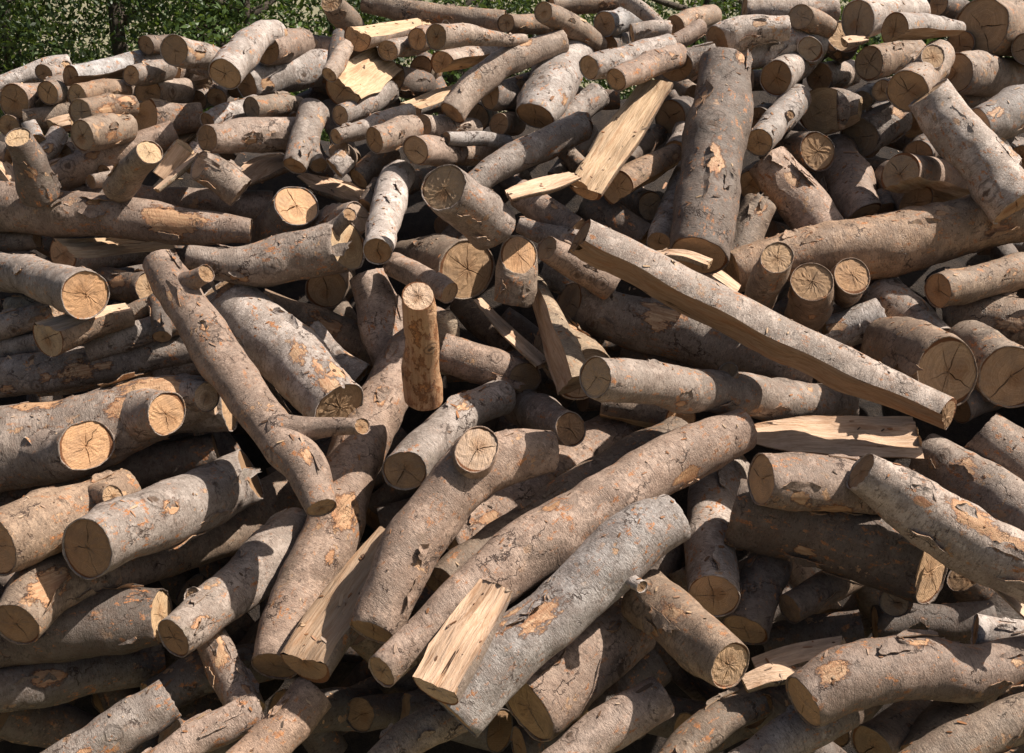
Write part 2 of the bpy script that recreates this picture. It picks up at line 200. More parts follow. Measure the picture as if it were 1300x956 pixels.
# ------------------------------------------------------------------ the logs, read off the photograph
# layer | centre line x,y,r; ...  | face ratio at first end, at last end | options | label
TINT = {'g': (.28, .22, .18), 's': (.38, .315, .272), 'b': (.235, .165, .115), 'd': (.125, .096, .078), 'p': (.36, .275, .19), 'r': (.30, .21, .158), 'n': (.42, .18, .06)}  # dark tone serves dark bark and also paints shade on sunken logs
FACE = {'t': (.53, .345, .205), 'o': (.60, .355, .195), 'y': (.58, .41, .25), 'd': (.36, .225, .13), 'w': (.42, .315, .22), 'p': (.64, .45, .315)}  # dark tone also paints shade into faces; yellow, sun on the oval end
DATA = """
# bottom left
8|110,696,41;210,655,42;318,602,35|.66,.3|Tg Fd K190,655,9 K238,700,7|thick grey log with a dark cracked left face above the bottom left bent log
6|20,793,31;60,745,39;110,728,36;200,702,34;330,650,33;395,612,28|.7|Tg Fd K35,755,20|bent log with a peeled spot beside its dark face at the lower left edge
4|206,782,36;120,790,42;-30,812,40|.35|Td Fy|shaded brown log under the bent log, its right end broken to a yellow wedge
7|220,810,27;285,760,30;345,705,33;385,670,30|.55|Tg Fd K245,800,9 B262,762,20,243,755,12,0.9,b|grey log with slanted dark face and side knob, left of the longest upright log
5|268,812,22;285,845,25;315,905,26|0|Tr P2 K285,840,12 K278,822,9|short reddish patched log pointing down at the bottom edge, under the grey knobbed log
3|-25,880,28;90,855,34;200,838,28|0|Td K50,862,11|dark rough log with a pale knot, lowest at the bottom left corner
3|190,890,24;270,852,27;350,838,22|.3|Td Fd|dim log under the small patched log near the bottom left
6|-8,692,40;80,655,40;165,620,24|.6|Tg Fo B118,632,16,143,630,13,1.2,t|grey log with an orange cut face at the left edge and a short side stub
5|275,572,26;180,596,31;60,622,32;-40,645,32|0|Td|long shaded log squeezed under the big forked trunk at the left edge
# mid left
7|268,503,26;205,515,40;120,545,50;-50,585,57|.4|Tg Fp P2 K150,480,11 K78,548,9 B58,562,46,110,566,33,1.25,o B168,528,38,211,526,28,1.35,o B232,503,26,262,504,20,0.9,p K235,490,18 K195,485,22|very thick forked trunk at the left edge with two bright sawn branch ends facing right
5|292,512,35;220,520,35;190,530,30|0|Tg|rounded grey log end showing behind the right end of the thick forked trunk
5|-20,482,26;80,470,26;160,455,22;252,440,21|0|Tg K103,468,15 K138,465,8|long grey log with two peeled spots lying above the thick forked trunk
4|48,496,9;150,478,13;262,461,13|0|Ts K175,473,13|thin pale log wedged between the spotted grey log and the forked trunk
9|203,332,22;225,370,27;258,420,29;300,485,29;345,545,26;385,590,27;408,645,20|0|Tr K225,390,5 K270,430,5 B235,362,18,262,347,11,1.0,b B350,552,22,460,541,11,0.7,b|long crooked log with a side branch pointing right, diagonal in the left half
8|280,362,26;310,400,37;365,450,41;432,518,35|.2|Ts P2 K295,365,20 K430,478,16 K435,505,10|thick pale scaly log lying right beside the crooked branched log
6|462,440,26;400,412,23;330,385,20|0|Tb K415,412,10|brown log passing behind the pale scaly log, right end in shadow
6|455,482,22;415,450,20;390,420,18|0|Ts|short light log tucked behind the lower end of the pale scaly log
7|348,846,32;372,770,35;415,690,37;446,600,36;478,520,35;515,455,31;560,405,22|.45|Tr Fd K430,667,17 K477,516,9 K489,461,8 K412,725,7|longest upright log near the centre left, with a big round peeled patch halfway
6|466,350,28;488,410,32;508,470,32|0|Tg|shaded grey log leading up from the upright long log to the round dark cut end
10|531,376,22;535,440,23;538,505,25|.85|Tn Fp|standing debarked orange stub with a pale round top in the middle of the heap
7|563,398,10;570,420,14;560,470,14|0|Tp Fp|splintered pale bit of wood behind the standing orange stub
8|513,597,28;552,555,28;600,520,25;634,505,24|.88|Tg Ft K572,525,9|log with a rough sawn face, lying just right below the standing stub
8|474,803,33;500,740,38;540,672,39;585,612,40;640,578,34;700,572,28|.3|Tr Fd P1 B600,585,34,606,570,28,1.15,p|long speckled log with a flat round sawn knot at its upper right end
7.5|386,840,37;432,770,33;500,680,20|.5|Tr Fd S150,.85,.12,.5|pale splintered slab splitting off the lower end of the speckled log with the round knot
6|556,738,20;600,705,24;680,655,27;760,605,27;862,550,24|.75|Tg Fd B662,685,20,665,668,13,1.0,b|straight narrow grey log with a dark face between two long diagonal logs
5|572,690,26;640,642,34;715,592,36;795,545,30|.3|Tr Fd K610,665,9 K700,615,6|reddish log with cracked bark lying just above the narrow grey diagonal log
9|484,853,23;545,795,28;600,752,36;690,690,41;790,628,38;875,575,35;945,545,25|.5|Tr Fd P1 K690,650,8|very long reddish diagonal log running from the bottom middle up to the pale splintered slab
10|630,742,26;598,795,33;553,875,36|0|Tg Fp S120,.82,.03,.40|bright bare split wedge of wood at the bottom middle, facing the sky
9|858,655,34;800,690,40;730,755,40;650,825,41;575,905,42|0|Ts P1 K680,783,20 K650,790,12 B790,740,16,815,745,8,1.0,b|big silvery log with an oval peeled patch and a rough upper right end, bottom centre
6|800,790,40;740,840,46;670,900,46|0|Tg K765,808,6|broad grey log under the silvery log at the bottom centre
8|927,845,32;870,800,35;815,757,35|.75|Tb Ft K868,788,12 K835,805,9|stout brown log with cracked face at lower right, broken at its upper left end
7|906,757,34;903,690,33;908,630,33;925,590,28|.8|Tg Ft|log pointing straight down with a deep radial crack, right of the silvery log
5|945,800,30;968,740,29;985,690,26|0|Td|dim log behind the cracked downward log, right side
4|940,800,27;900,780,24;870,720,24|.2|Tg K935,800,8|patchy log end peeping out under the cracked downward log
5|830,840,30;780,880,32;740,910,32|0|Td|dark log in shade below the stout brown log at the bottom edge
3|850,690,26;830,730,26;780,760,26|0|Td|shaded log in the hollow right of the silvery log
# bottom right
7|1182,727,44;1090,695,45;1000,668,42;930,650,40|.38|Td Ft|big smooth shaded log with its sunlit sawn end facing right, lower right
5|1002,773,19;1065,737,22;1100,720,20|.6|Tb Fd|small brown log with a hollowed face, just below the big smooth shaded log
4|1135,765,20;1140,745,20|.95|Td Ft|small round log end hanging just beneath the big smooth log
3|1095,797,24;1040,805,24;970,815,22|0|Td|dark log in the deep hollow at the lower right, behind the splintered pieces
2|1110,790,22;1180,790,24;1260,785,22|0|Td|darkest log deepest in the lower right hollow
4|1238,800,20;1320,812,22|.2|Tg|grey log in the shade at the lower right edge, above the arched rough log
8|1020,892,34;1080,858,42;1150,848,44;1235,850,38;1320,825,24|.4|Tg Fo P2 K1120,820,10 K1155,812,12|arched rough log with banded bark in the bottom right corner
7|1068,818,14;1010,832,18;960,850,18|.4|Tp Fy S90,.6,.1,.3|weathered splintered chunk of wood left of the arched rough log
7|1036,862,13;990,853,15;945,868,12|0|Tp Fy S70,.6,.15,.15|pale splinter slab lying beneath the weathered chunk at the bottom right
9|1200,693,5;1260,738,12;1335,800,20|0|Tb Fp S60,.6,.1,.1,.5|thin pale split slat slanting down at the right edge
9|1092,598,28;1140,628,35;1200,668,39;1330,735,42|.42|Ts Fd K1165,635,8 K1225,655,18 K1270,685,14|smooth silver log with a narrow shaded left face, slanting down to the right edge
8|966,608,33;1010,612,36;1060,612,36;1120,625,30|.5|Tg Ft K1045,650,18|bent log with a cracked tan left face, arching below the pale split slab
8.5|930,548,8;985,552,30;1060,553,42;1165,556,44|0|Tg Fy S92,.58,.03,.03,.35 |bright split slab with a torn left tip, lying right of the lower middle
7.9|756,479,26;830,488,28;920,500,28;1010,510,25;1088,511,18|.75,.3|Tg Ft K845,507,6 B930,490,16,925,470,12,0.8,b|long light log with a round left face, ending near the pale split slab
7.5|742,474,37;722,450,34;705,428,28|.8|Tp Fw P2|layered split block with cracked grey end and curled bark on top, centre of the heap
7.7|722,490,31;704,440,29;677,360,15|.2|Tp Fw S200,.6,.15,.15,1|upright pale split piece leaning on the layered split block
7|667,480,22;610,462,24;560,446,23|.7|Tr Ft|short log whose cracked round face touches the layered split block
6|724,545,22;690,530,25;655,510,25|.92|Tg Fo|small log with a neat tan round face above the diagonal logs, just right of centre
5|864,534,24;810,520,24;765,512,22|.6|Tb Fo S300,.3,.7,.8|short log with a deeply cracked orange face beneath the long light log
7|721,384,29;780,400,35;870,425,38;950,450,38;1030,475,34|.42|Tg Fw K840,400,17 P1|thick log with a grey left face lying under the long split beam
5|790,440,16;870,462,18;965,485,16|0|Td|thin dark log showing between the thick log and the long light log
11|733,310,33;820,356,37;900,398,38;1050,470,35;1200,531,26|.2,.3|Ts Fd S222,.16,.06,.2|long straight split beam with pale smooth bark on top, slanting across the right half
8|1204,473,45;1160,450,42;1122,440,34|.86|Tb Ft|large round sawn face with star shaped cracks, at the right below the big horizontal log
7|1284,478,42;1250,455,38;1230,440,34|.85|Tb Ft|large round cut face at the right edge, half hidden behind the star cracked one
6|1115,373,26;1150,405,32;1185,440,32|0|Tg|log crossed by sharp shadow bands above the star cracked face
7|1172,578,30;1215,605,34;1270,640,37;1340,685,40|0|Tg K1235,600,13 P1|thick grey log with a long torn crack in its bark, near the right edge
6|1244,548,32;1285,580,37;1340,625,38|0|Tg|stout log above the torn bark log at the right edge
4|1048,487,14;1010,480,16;960,470,16|.8|Td Fo|small orange log end peeking out from under the long split beam
5|1150,440,20;1080,450,24;1040,455,22|0|Td|shaded log behind the lower part of the long split beam
# mid right
8|930,345,28;1010,325,34;1100,316,41;1230,287,38;1330,262,36|.3|Tg K1180,275,6 K1250,295,9 K1020,305,6|big horizontal log stretching to the right edge at mid height
10|987,327,22;972,360,22;962,385,20|.9|Tb Ft|leftmost of the three short upright ends in front of the big horizontal log
10|1031,357,27;1028,385,28;1018,408,22|.9|Tb Ft|middle one of the three upright ends, with a crack across its face
9|1082,349,24;1072,370,20|.85|Tb Fo|rightmost of the three upright ends, with straight saw marks
6|1048,425,24;1085,415,26;1120,402,26|.2|Tg K1055,420,8|grey log end right below the three upright ends
8|1191,369,23;1250,356,24;1330,338,25|.65|Tg Fd K1262,352,6|clean grey log with a shaded round left face under the big horizontal log
5|1200,402,30;1260,408,34;1330,415,34|0|Tg K1285,412,13|rough knotted log between the clean grey log and the large cut faces at the right
5|1095,276,28;1076,240,32;1058,200,32|.2|Tg|smooth dark log pointing down to the big horizontal log, end banded with light
6|1060,308,28;1020,262,32;972,205,28|0|Tr K1010,235,8|rusty peeling log sloping down right, behind the big horizontal log
6|925,348,26;945,300,25;965,258,22|0|Tg K960,262,10|grey flaky log just right of the tall dark weathered log
6|1143,221,26;1190,232,27;1240,252,22|.9|Tg Fw S280,.2,.45,.4|split log with a pale grey face, left of the steep silver log
4|1163,258,24;1130,225,22|.8|Td Fd|dark round end under the split log with the pale grey face
4|1125,265,13;1118,250,13|.5|Td Fd|small dark log end between two shaded logs above the big horizontal log
9|1178,118,27;1205,155,29;1245,205,31;1292,262,34|.1|Ts K1220,165,5|steep smooth silver log leaning down to the right edge, upper right
7|1243,160,23;1290,140,28;1330,128,28|.5|Tg Fp K1250,150,6 K1285,165,5|knotty grey log at the right edge with a splintered bright left end
5|1222,128,11;1250,122,13;1275,124,12|.4|Tg Fp|small splintered piece above the knotty grey log at the right edge
6|1213,93,25;1245,95,25;1280,98,23|.88|Tg Fw|log with a cracked face and a gap under its bark, above the steep silver log
5|1291,93,21;1330,92,22|.85|Td Fd|shaded log end at the right edge beside the log with gaping bark
7|1246,34,37;1290,38,36;1340,42,34|.87|Tg Ft|largest cut face in the top right corner, with a split through it
8|1302,62,20;1340,62,20|.8|Tg Fw|grey log end cut off by the right edge just below the largest top right face
8|1152,116,28;1170,95,25;1192,70,20|.85|Tg Ft B1165,95,18,1185,72,15,0.7,b|irregular wide cut face with a twisted bark rim at the upper right
6|1103,80,22;1135,75,20;1160,68,18|.85|Tg Fw|dark checked round face left of the irregular wide one
5|1119,115,13;1145,108,13|.9|Tg Ft|small end tucked against the irregular wide cut face
4|1093,128,14;1105,118,13|.9|Tg Fw|tiny round end above the face with crossed saw lines
6|1091,175,26;1120,160,25;1140,148,22|.85|Tg Fw|round face crossed by parallel cracks, middle of the upper right
5|1157,160,17;1165,145,16|.92|Tg Ft|round end with a dark heart, below the irregular wide face
4|1164,198,20;1180,188,18|.8|Td Fd|half hidden end above the split log with the pale grey face
6|1045,141,32;1075,138,26;1092,138,16|.92|Tg Fy S280,.2,.8,.7|broad pointed tan face shaped like a leaf, upper right
5|1038,192,25;985,193,27|.9|Td Ft|pale round face in the shade below the leaf shaped one
6|963,181,19;985,155,20;1012,125,19|.88|Tg Ft B990,160,12,1004,145,6,1.0,b|slender log with a tan face right of the tall dark weathered log
6|986,99,22;1005,85,22;1025,68,20|.9|Tg Fd|round shaded face beside the top of the tall dark weathered log
7|914,84,17;960,66,20;1000,55,23;1040,50,22|.2|Tg B1020,64,24,1028,62,16,1.1,w|log with a hollow knothole on its side, above the tall dark weathered log
5|1040,98,19;1062,96,19;1080,92,16|.9|Tg Fd|face split by one horizontal crack, right of the knothole log
9|921,84,33;912,160,37;900,240,38;886,325,36|0|Td P1 K905,225,15 K893,140,7 K938,92,8|tall dark weathered log with plates of broken bark standing in the upper right half
7|836,308,17;850,270,18;872,215,15|0|Tg|slim grey log leaning against the left of the tall weathered log
7|784,239,23;815,222,22;855,200,18|.85|Tg Ft K845,205,5 S290,.2,.5,.5|half round log with a tan face left of the tall weathered log
4|826,262,19;795,255,19|.88|Td Ft|round tan end in the dark hollow left of the tall weathered log
5|745,258,19;785,282,20;820,302,18|0|Td|dark blue grey log in the hollow above the long split beam
9|830,322,6;868,322,9;902,333,9|0|Tp Fy S90,.5,.1,.1|thin torn splinter lying at the foot of the tall weathered log
8|850,325,10;895,345,14;934,372,13|.2|Tr Fy S100,.5,.6,.6|thin peeling log between the weathered log and the long split beam
7|694,315,17;725,332,20;775,362,22|.6|Tg Fw|forked grey log end left of the upper end of the long split beam
6|660,285,11;700,300,14;740,308,14|0|Tg|slim log lying on the forked grey end left of the beam
5|660,245,20;690,268,20;732,296,20|0|Tr|rough red brown log under the pale plank in the upper middle
5|688,345,20;730,358,22;775,380,20|0|Tg|curved grey log beneath the forked grey end
9|659,323,23;656,350,25;650,385,23|.85|Tb Fo|upright cracked stub with an orange face, right of the very broad half face
9.5|563,238,31;597,264,34;626,290,35|.8|Tg Ft|thick log with a big star cracked face pointing up, upper middle
7|594,342,42;560,332,34;512,322,18|.8|Tb Ft|very broad half shaded cut face in the middle of the heap
9|571,372,15;540,355,17;500,335,17|.6|Tg Ft|small log with a checked round end overlapping the very broad cut face
9|479,319,20;488,280,21;497,245,22;508,222,20|.9|Ts Fd K500,255,5|short silver log with a dark round lower face left of the very broad cut face
7|466,262,13;485,235,14|.5|Td Fd|small dark stub behind the short silver log
6|383,222,10;420,236,26;470,256,32;475,278,28|0|Tp Fp S80,.5,.05,.05,.4|pale split plank left of the short silver log
7.5|377,261,29;357,285,30;340,312,26|.8|Td Fo|log with a bright orange face and a rotten hollow heart, upper left middle
8|442,312,34;390,322,34;320,338,28;238,325,15|.5|Tg Fy K305,352,8 K270,358,7 B400,298,16,444,272,9,0.6,d|log with a bright oval end and torn spike, left of the short silver log
4|415,366,26;425,352,24|.95|Tb Ft|dark star cracked round end below the log with the bright oval end
7|455,275,20;430,285,24;395,300,20|.7|Tg Fp|pale ringed end behind the torn spike
# mid left, upper
8|318,293,16;250,288,22;140,276,27;50,268,31;-50,262,33|.1|Tg P1 K225,280,20 K75,250,8 K130,257,6|long smooth log with a torn bright strip, across the left edge at mid height
7|77,243,11;130,247,13;220,252,15;345,265,21|.4|Tr Fd K150,246,8|long thin log lying just behind the smooth log with the torn strip
6|80,322,24;140,320,22;215,312,16|.65|Tg Fo S75,.5,.35,.4|quarter split log with an orange brown face under the long smooth log at the left
6|48,304,12;10,308,14;-30,310,14|0|Tb|small brown log at the left edge under the long smooth log
9|109,374,32;60,358,29;0,345,26;-40,338,25|.85|Tg Fo K50,350,7|log with a neat round orange face at the left, pointing right
4|190,366,22;150,362,20;120,352,18|0|Td|shaded log right of the neat round orange face
6|61,428,27;110,412,22;165,398,17|.55|Tb Fy S90,.4,.55,.6|low half round log with a yellow streaked end at the left
5|205,382,11;175,396,14;130,410,12|0|Tg|slim log behind the half round log with the yellow streaked end
7|200,380,13;205,400,14;206,428,13|0|Td|dark furrowed chunk of bark wood beside the crooked branched log
5|110,446,14;160,428,17;225,410,16|0|Tg|light log running under the crooked branched log at the left
5|-30,425,17;20,408,17;65,392,14|0|Tg|log in half shade at the left edge under the neat orange face
4|-20,452,17;30,440,16;80,432,14|0|Tg|pale log at the left edge just above the spotted grey log
4|12,388,12;45,390,14;75,395,12|0|Tp Fp|small bright end at the left edge under the neat orange face
4|40,332,12;0,330,13|0|Tr|small reddish log at the left edge above the neat orange face
# top left
5|-20,112,11;20,100,12;60,86,13;88,80,11|0|Ts B70,92,10,84,84,8,.8,t|slim silver log on the skyline at the far left
6|55,93,11;75,92,12|.75|Tg Fd|small oval end on the skyline log at the far left
6|18,129,22;45,126,20;70,120,17|.85|Tg Fd|shaded cracked face at the left edge under the skyline log
7|61,118,15;80,108,14|.8|Tg Ft|round end right of the shaded cracked face at the far left
7|90,99,15;130,94,16;170,82,15;200,76,10|.7|Ts Fd S275,.35,.3,.4|half log with a brown split underside on the skyline at the left
8|166,96,13;190,92,14;215,88,13|.85|Tg Ft|round end under the right part of the brown skyline half log
7|216,89,17;245,85,16;265,82,14|.85|Tg Fo S95,.3,.15,.2|half disc end with a flat bright top, left upper heap
7|187,118,18;210,118,19;235,116,17|.88|Tg Fo|round tan face in the middle of the left upper heap
7|178,146,25;215,148,22;250,146,19|.8|Tr Ft S110,.3,.6,.7|wide wedge cut face right of the two cracked bark logs at the left
7|98,122,15;125,118,15;160,115,12|.75|Tb Ft|round end with a brown split side left of the round tan face
6|150,118,10;185,120,9|0|Tb|small bark stub between the left round ends
5|84,128,11;100,120,10|.8|Tg Fo|narrow tan end behind the cracked bark logs at the left
8|102,143,17;135,138,16;168,136,14|.75|Tb Fw K150,130,8 K125,142,8|upper one of the two logs with cracked flaking bark at the left
9|104,172,20;135,166,20;162,162,17|.7|Tb Fw K132,175,9 K145,150,6|lower one of the two logs with cracked flaking bark at the left
5|11,160,14;40,150,14|.9|Tg Ft|round end at the left edge behind the standing dark stub
9|23,174,18;36,205,22;52,248,25|.6|Td Fy P1|standing dark bark stub with a pale cut top at the left edge
8|75,170,13;62,188,14;45,205,12|0|Ts|short silver branch piece right of the standing dark stub
8|36,155,9;48,180,10|.3|Ts Fd|thin curled silver piece touching the standing dark stub
6|30,150,11;60,148,12;95,140,11|0|Tg|grey log behind the standing dark stub
7|68,158,12;90,152,13|.5|Tb Fy S80,.6,.1,.1|bright wedge top above the gap at the left
6|78,196,15;110,192,16;140,180,15|.85|Tg Ft|dim face in the gap right of the standing dark stub
7|66,228,20;110,210,20;160,192,18;222,168,15|0|Tg B140,215,10,132,216,7,1.0,d|long plain grey log running up right from the standing dark stub
10|190,193,18;172,212,20;150,240,20|.75|Tb Fy|leaning dark log with a bright cut top, left of the narrow pale face
6|60,235,16;110,228,16;160,222,13|0|Ts|light grey log just behind the long thin log at the left
7|115,231,10;145,226,11|.5|Tg Fd|little dark end on the light grey log at the left
7|-20,200,14;5,212,13;22,238,8|0|Tp Fy S60,.4,.2,.2|splintered grey piece at the left edge
5|-15,190,15;15,200,15|0|Td Fo|shaded tan bit at the left edge
7|235,186,14;222,203,15;205,226,14|.3|Tp Fy P2 S50,.5,.5,.5|split log end with cracked pale bark left of the narrow pale face
8|198,240,6;225,218,7;252,195,6|0|Tp Fy S120,.5,.1,.1|thin pale slat leaning against the log with the narrow pale face
6|255,190,14;238,212,15|0|Tr|pinkish log end behind the narrow pale face
9|253,209,20;275,222,22;305,245,22|.35|Tg Fp|log with a narrow pale slanted face, upper left
7|298,235,14;335,212,32;372,200,30|0|Tb Fp S100,.45,.05,.05,.4|smooth bright split slab in the upper left part
# upper left hump
8|221,64,20;250,70,18;282,76,14|.85|Ts Fd K238,68,7|skyline log with a dark oval face, left of the arching skyline log
7|185,57,13;205,56,12;225,54,10|.6|Td Fd|furry dark log end on the skyline, the leftmost raised one
9|286,94,20;305,70,21;330,46,17;352,40,13|.9|Ts Ft|arching skyline log with a round tan lower face
8|338,63,20;365,58,21;385,54,17|.88|Tr Fd|skyline log with a large dark brown face right of the arching one
7|368,52,12;400,58,13;435,62,14|0|Tr|reddish log running right from the dark brown face on the skyline
7|313,108,18;345,99,20;390,90,21;428,86,20|.75|Ts Fd K330,110,8|light log with a checked dark face below the arching skyline log
7|240,80,11;262,88,11;290,92,11|0|Tg|thin grey log underneath the left skyline log with the oval face
5|253,106,17;265,112,16|.9|Tg Fw S100,.2,.6,.6|half round face in the shade below the arching skyline log
5|252,127,11;262,124,10|.95|Tg Ft|small round end, lower of the group beneath the half round face
6|275,124,13;284,110,12|.85|Tg Ft|upright oval end between the small round end and the arching log
6|299,115,10;312,104,9|.8|Td Fd|tiny end beside the checked dark face
8|319,137,14;345,134,15;378,136,15|.7|Tb Fw B365,140,9,373,149,6,.5,b|short rough knobby log in the upper left middle
7|263,154,12;285,146,14;325,134,14|.75|Ts Fd|pale log with a small dark face left of the rough knobby log
8|263,176,18;310,172,21;385,172,22|.7|Tr Fd K308,178,6 P1|broad rusty log with a rayed dark face, below the rough knobby log
7|290,160,8;335,160,9;385,160,9|0|Tr|thin log lying on the back of the broad rusty log
9|374,211,15;385,178,18;400,140,18|.6|Tg Fd B395,185,15,405,210,11,.3,b|steep log with a shadow patch, right of the broad rusty log
6|208,192,7;228,178,8;250,162,8|0|Tp S90,.5,.1,.1|grey plank piece in the upper left heap
5|235,185,8;262,160,9|0|Tp Fy S120,.5,.1,.1|short pale plank left of the broad rusty log
# upper middle
8|437,112,26;460,97,27;492,75,24|.85|Tg Ft S65,.75,.1,.1|large split log with a bright torn face, upper middle left
8|454,47,19;490,40,16;540,30,13|.85|Tg Fo S85,.6,.3,.2|split log with a white fibrous top on the skyline, left of centre
7|445,65,17;465,62,17|.9|Tg Fd|shaded face under the skyline split log with the white top
7|430,42,8;428,62,10;424,88,10|0|Td|small dark bark piece left of the skyline split log
8|418,95,10;430,75,11;440,58,9|0|Tg|thin log left of the bright torn split log
9|492,64,14;515,58,14;540,52,13|.85|Tg Fw|small log with a cracked round end above the bright torn split log
9|530,50,14;548,46,14|.88|Tr Fo|round orange brown end, left of the two side by side upper ends
10|554,47,16;590,45,14;625,49,10;665,51,7|.85|Ts Fd B575,42,12,566,32,6,.3,s|tapering pale log with a grey brown face, upper middle
8|562,81,17;600,74,17;645,62,12|.85|Tg Fo S285,.4,.25,.4|half log with a flat tan underside, upper middle
7|534,86,16;550,92,12|.85|Tb Fo|tan pointed face left under the half log with the flat underside
7|500,99,18;515,104,18;540,110,16|.75|Td Fo|tall tan oval end right of the bright torn split log
8|521,137,17;555,124,17;610,104,14|.8|Tg Ft S95,.6,.15,.15|half log with a flat bright top, upper middle
9|574,144,17;598,112,17;635,84,17;672,66,15;715,52,13|.5|Tg Fo|long bent log with shaded upper part running up right in the upper middle
8|622,121,18;645,122,18;668,128,16|.7|Tg Ft B650,118,12,662,108,8,.4,b|rough knotted stump end in the upper middle
6|604,149,18;615,140,17|.85|Td Ft|shaded oval face under the bent log in the upper middle
8|633,158,14;655,158,14|.8|Tb Fd|small brown face under the rough knotted stump
7|432,147,13;460,135,14;495,116,14|.8|Tg Ft|log with a small face beneath the bright torn split log
8|426,174,12;470,160,13;520,142,12|.6|Tg Ft|thin straight log below the bright torn split log
9|475,178,18;500,170,18;525,162,15|.6|Tg Fd|short log with a dark oval face at the right of the thin straight log
8|536,160,15;565,162,14;605,163,12|.8|Ts Ft|small light log between two longer logs, upper middle
9|527,191,19;555,191,19;580,192,18|.88|Tg Ft|round face with one vertical crack above the big star cracked face
9|566,176,9;600,176,9;645,180,9|.7|Ts Fd|thin light log above the grey horizontal log in the upper middle
8|574,194,14;610,194,15;655,192,15|.6|Tg Fw|grey horizontal log with a dark face, behind the long mottled log
6|430,190,14;440,200,14|.6|Tb Fd|brown shaded end left of the gap in the upper middle
7|424,214,14;440,200,13|.2|Ts|light rounded stub above the pale split plank
6|455,228,15;475,208,16;500,195,14|0|Td|dark log behind the short silver log
9|598,238,17;640,208,19;690,183,20;740,160,19|0|Tg B735,160,17,741,166,15,.4,w|long mottled log running up right from the big star cracked face
8|690,182,15;725,150,17;758,120,17|0|Tg|smooth log continuing up behind the long mottled log
8|679,148,25;700,105,31;728,55,27|.45|Ts Fd K707,140,6|wide pale log with a shaded lower face, upper middle
10|742,240,24;790,170,26;834,104,20|.5|Tb Fo S100,.74,.05,.05,.8|long bright split timber slanting up right in the upper middle
11|645,248,14;690,234,21;730,222,13|.2|Tb Fp S105,.6,.03,.03,.5|short bright split plank at the foot of the long split timber
9|747,86,15;790,76,16;850,58,14|.8|Ts Ft|pale log with a tan face, above the long split timber
10|782,101,15;815,86,16;862,70,14|.85|Tr Fo P2|log with torn flaking bark and orange face beside the pale one
6|640,110,9;665,103,10;700,95,10|0|Td|thin dark log left of the wide pale log
7|642,29,13;670,31,14;712,34,14|.85|Tb Ft|shaded log with a pale round face on the skyline, centre
6|462,3,12;510,12,13;570,22,14;640,28,13|0|Tb|long brown pole along the skyline, left of centre
6|421,2,14;435,20,16;452,45,16|.8|Tb Ft|log with a tan top leaning down at the skyline, left of the brown pole
8|690,15,14;715,28,16;740,42,15;760,58,12|.85|Tb Ft|curving brown log at the skyline with a tan upper face, centre
6|700,8,11;750,4,13;800,0,12|0|Tb|log running along the top edge near the centre
7|767,31,16;790,26,16;812,20,14|.88|Ts Ft|round tan face on the skyline right of the curving brown log
6|771,59,14;790,52,14|.88|Td Fo|shaded end under the round tan skyline face
7|790,0,9;815,12,10;842,38,9|0|Tg|curved branch hooking over the skyline right of centre
7|802,43,13;850,38,12|0|Ts|light stub under the curved hooking branch
# top right
6|857,34,15;880,26,15;905,20,13|.8|Tb Fd|shaded face on the skyline right of the light stub
8|848,60,11;868,48,12;890,36,12|0|Tr|rough crooked piece beside the tall grey face at the top
8|910,53,22;940,42,21;1000,35,15|.6|Ts Fd K960,30,6|tall grey face with peeling silver bark, near the top right
8|857,84,19;880,78,18;910,70,15|.88|Tg Fd|round dark cracked face left of the top of the weathered log
5|850,149,21;870,142,19|.8|Td Fd|oval dark face left of the tall weathered log
6|858,194,17;870,175,18;882,158,14|.85|Ts Fo|small log with an orange brown face touching the tall weathered log
7|1016,21,16;1035,26,15;1055,38,12|.85|Tb Fw|checked round end at the top right, leftmost of the top row
5|945,12,16;1000,14,19;1060,12,18|0|Tg|smooth grey log behind the checked end at the top right
7|1088,26,25;1120,20,21;1165,14,17|.85|Ts Fw|big cracked face at the top right, right of the checked end
9|1136,38,21;1170,36,18;1218,37,9|.8|Ts Fd S275,.3,.35,.6|tapered half log in front of the big cracked face, top right
8|1072,52,8;1085,50,9;1100,48,6|.5|Tr Fy S80,.6,.1,.1|little pale wedge under the big cracked face at the top right
5|1053,62,24;1070,45,22|.2|Td|dark smooth log under the top right row
6|1189,6,16;1215,14,16;1240,20,12|.85|Td Ft|half hidden end at the top edge, left of the largest top right face
5|1110,-4,14;1160,2,15;1200,0,13|0|Td|dark log along the top edge at the right
5|1240,-2,12;1290,4,14;1330,6,13|0|Ts|pale log along the top edge in the right corner
5|1218,57,18;1235,55,17|.9|Td Fd|shaded face below left of the largest top right face
3|963,151,15;975,145,14|.9|Td Fd|dim round end in the dark right of the tall weathered log
5|951,234,18;962,222,18|.88|Td Ft|tan round end touching the right side of the tall weathered log
3|790,205,13;835,170,14|0|Td|dark red log in the shade left of the tall weathered log
4|1272,197,17;1290,190,17|.85|Td Fd|shaded end right of the steep silver log
4|1297,200,16;1320,195,16|.85|Td Fd|second shaded end at the right edge by the steep silver log
4|1255,185,14;1275,172,13|.8|Td Fd|small shaded end above the right end of the steep silver log
# below the photograph's own lower edge
8|50,990,28;140,935,30;215,885,27|.4|Tg Fd|grey log along the very bottom at the left
7|290,990,26;350,935,28;400,880,26|.5|Tr Fd|rusty log along the very bottom, left of the middle
8|690,990,28;760,935,30;840,885,27|.4|Tg Ft|grey log along the very bottom, right of the middle
7|930,990,27;1000,940,29;1075,900,26|.5|Tg Ft|log along the very bottom under the arched rough log
7|1150,985,27;1230,940,29;1320,905,27|.4|Tb Ft|brown log in the very bottom right corner
5|180,985,22;250,940,24;330,900,22|.4|Tr Fd|thin rusty log low at the left, under the dark rough log
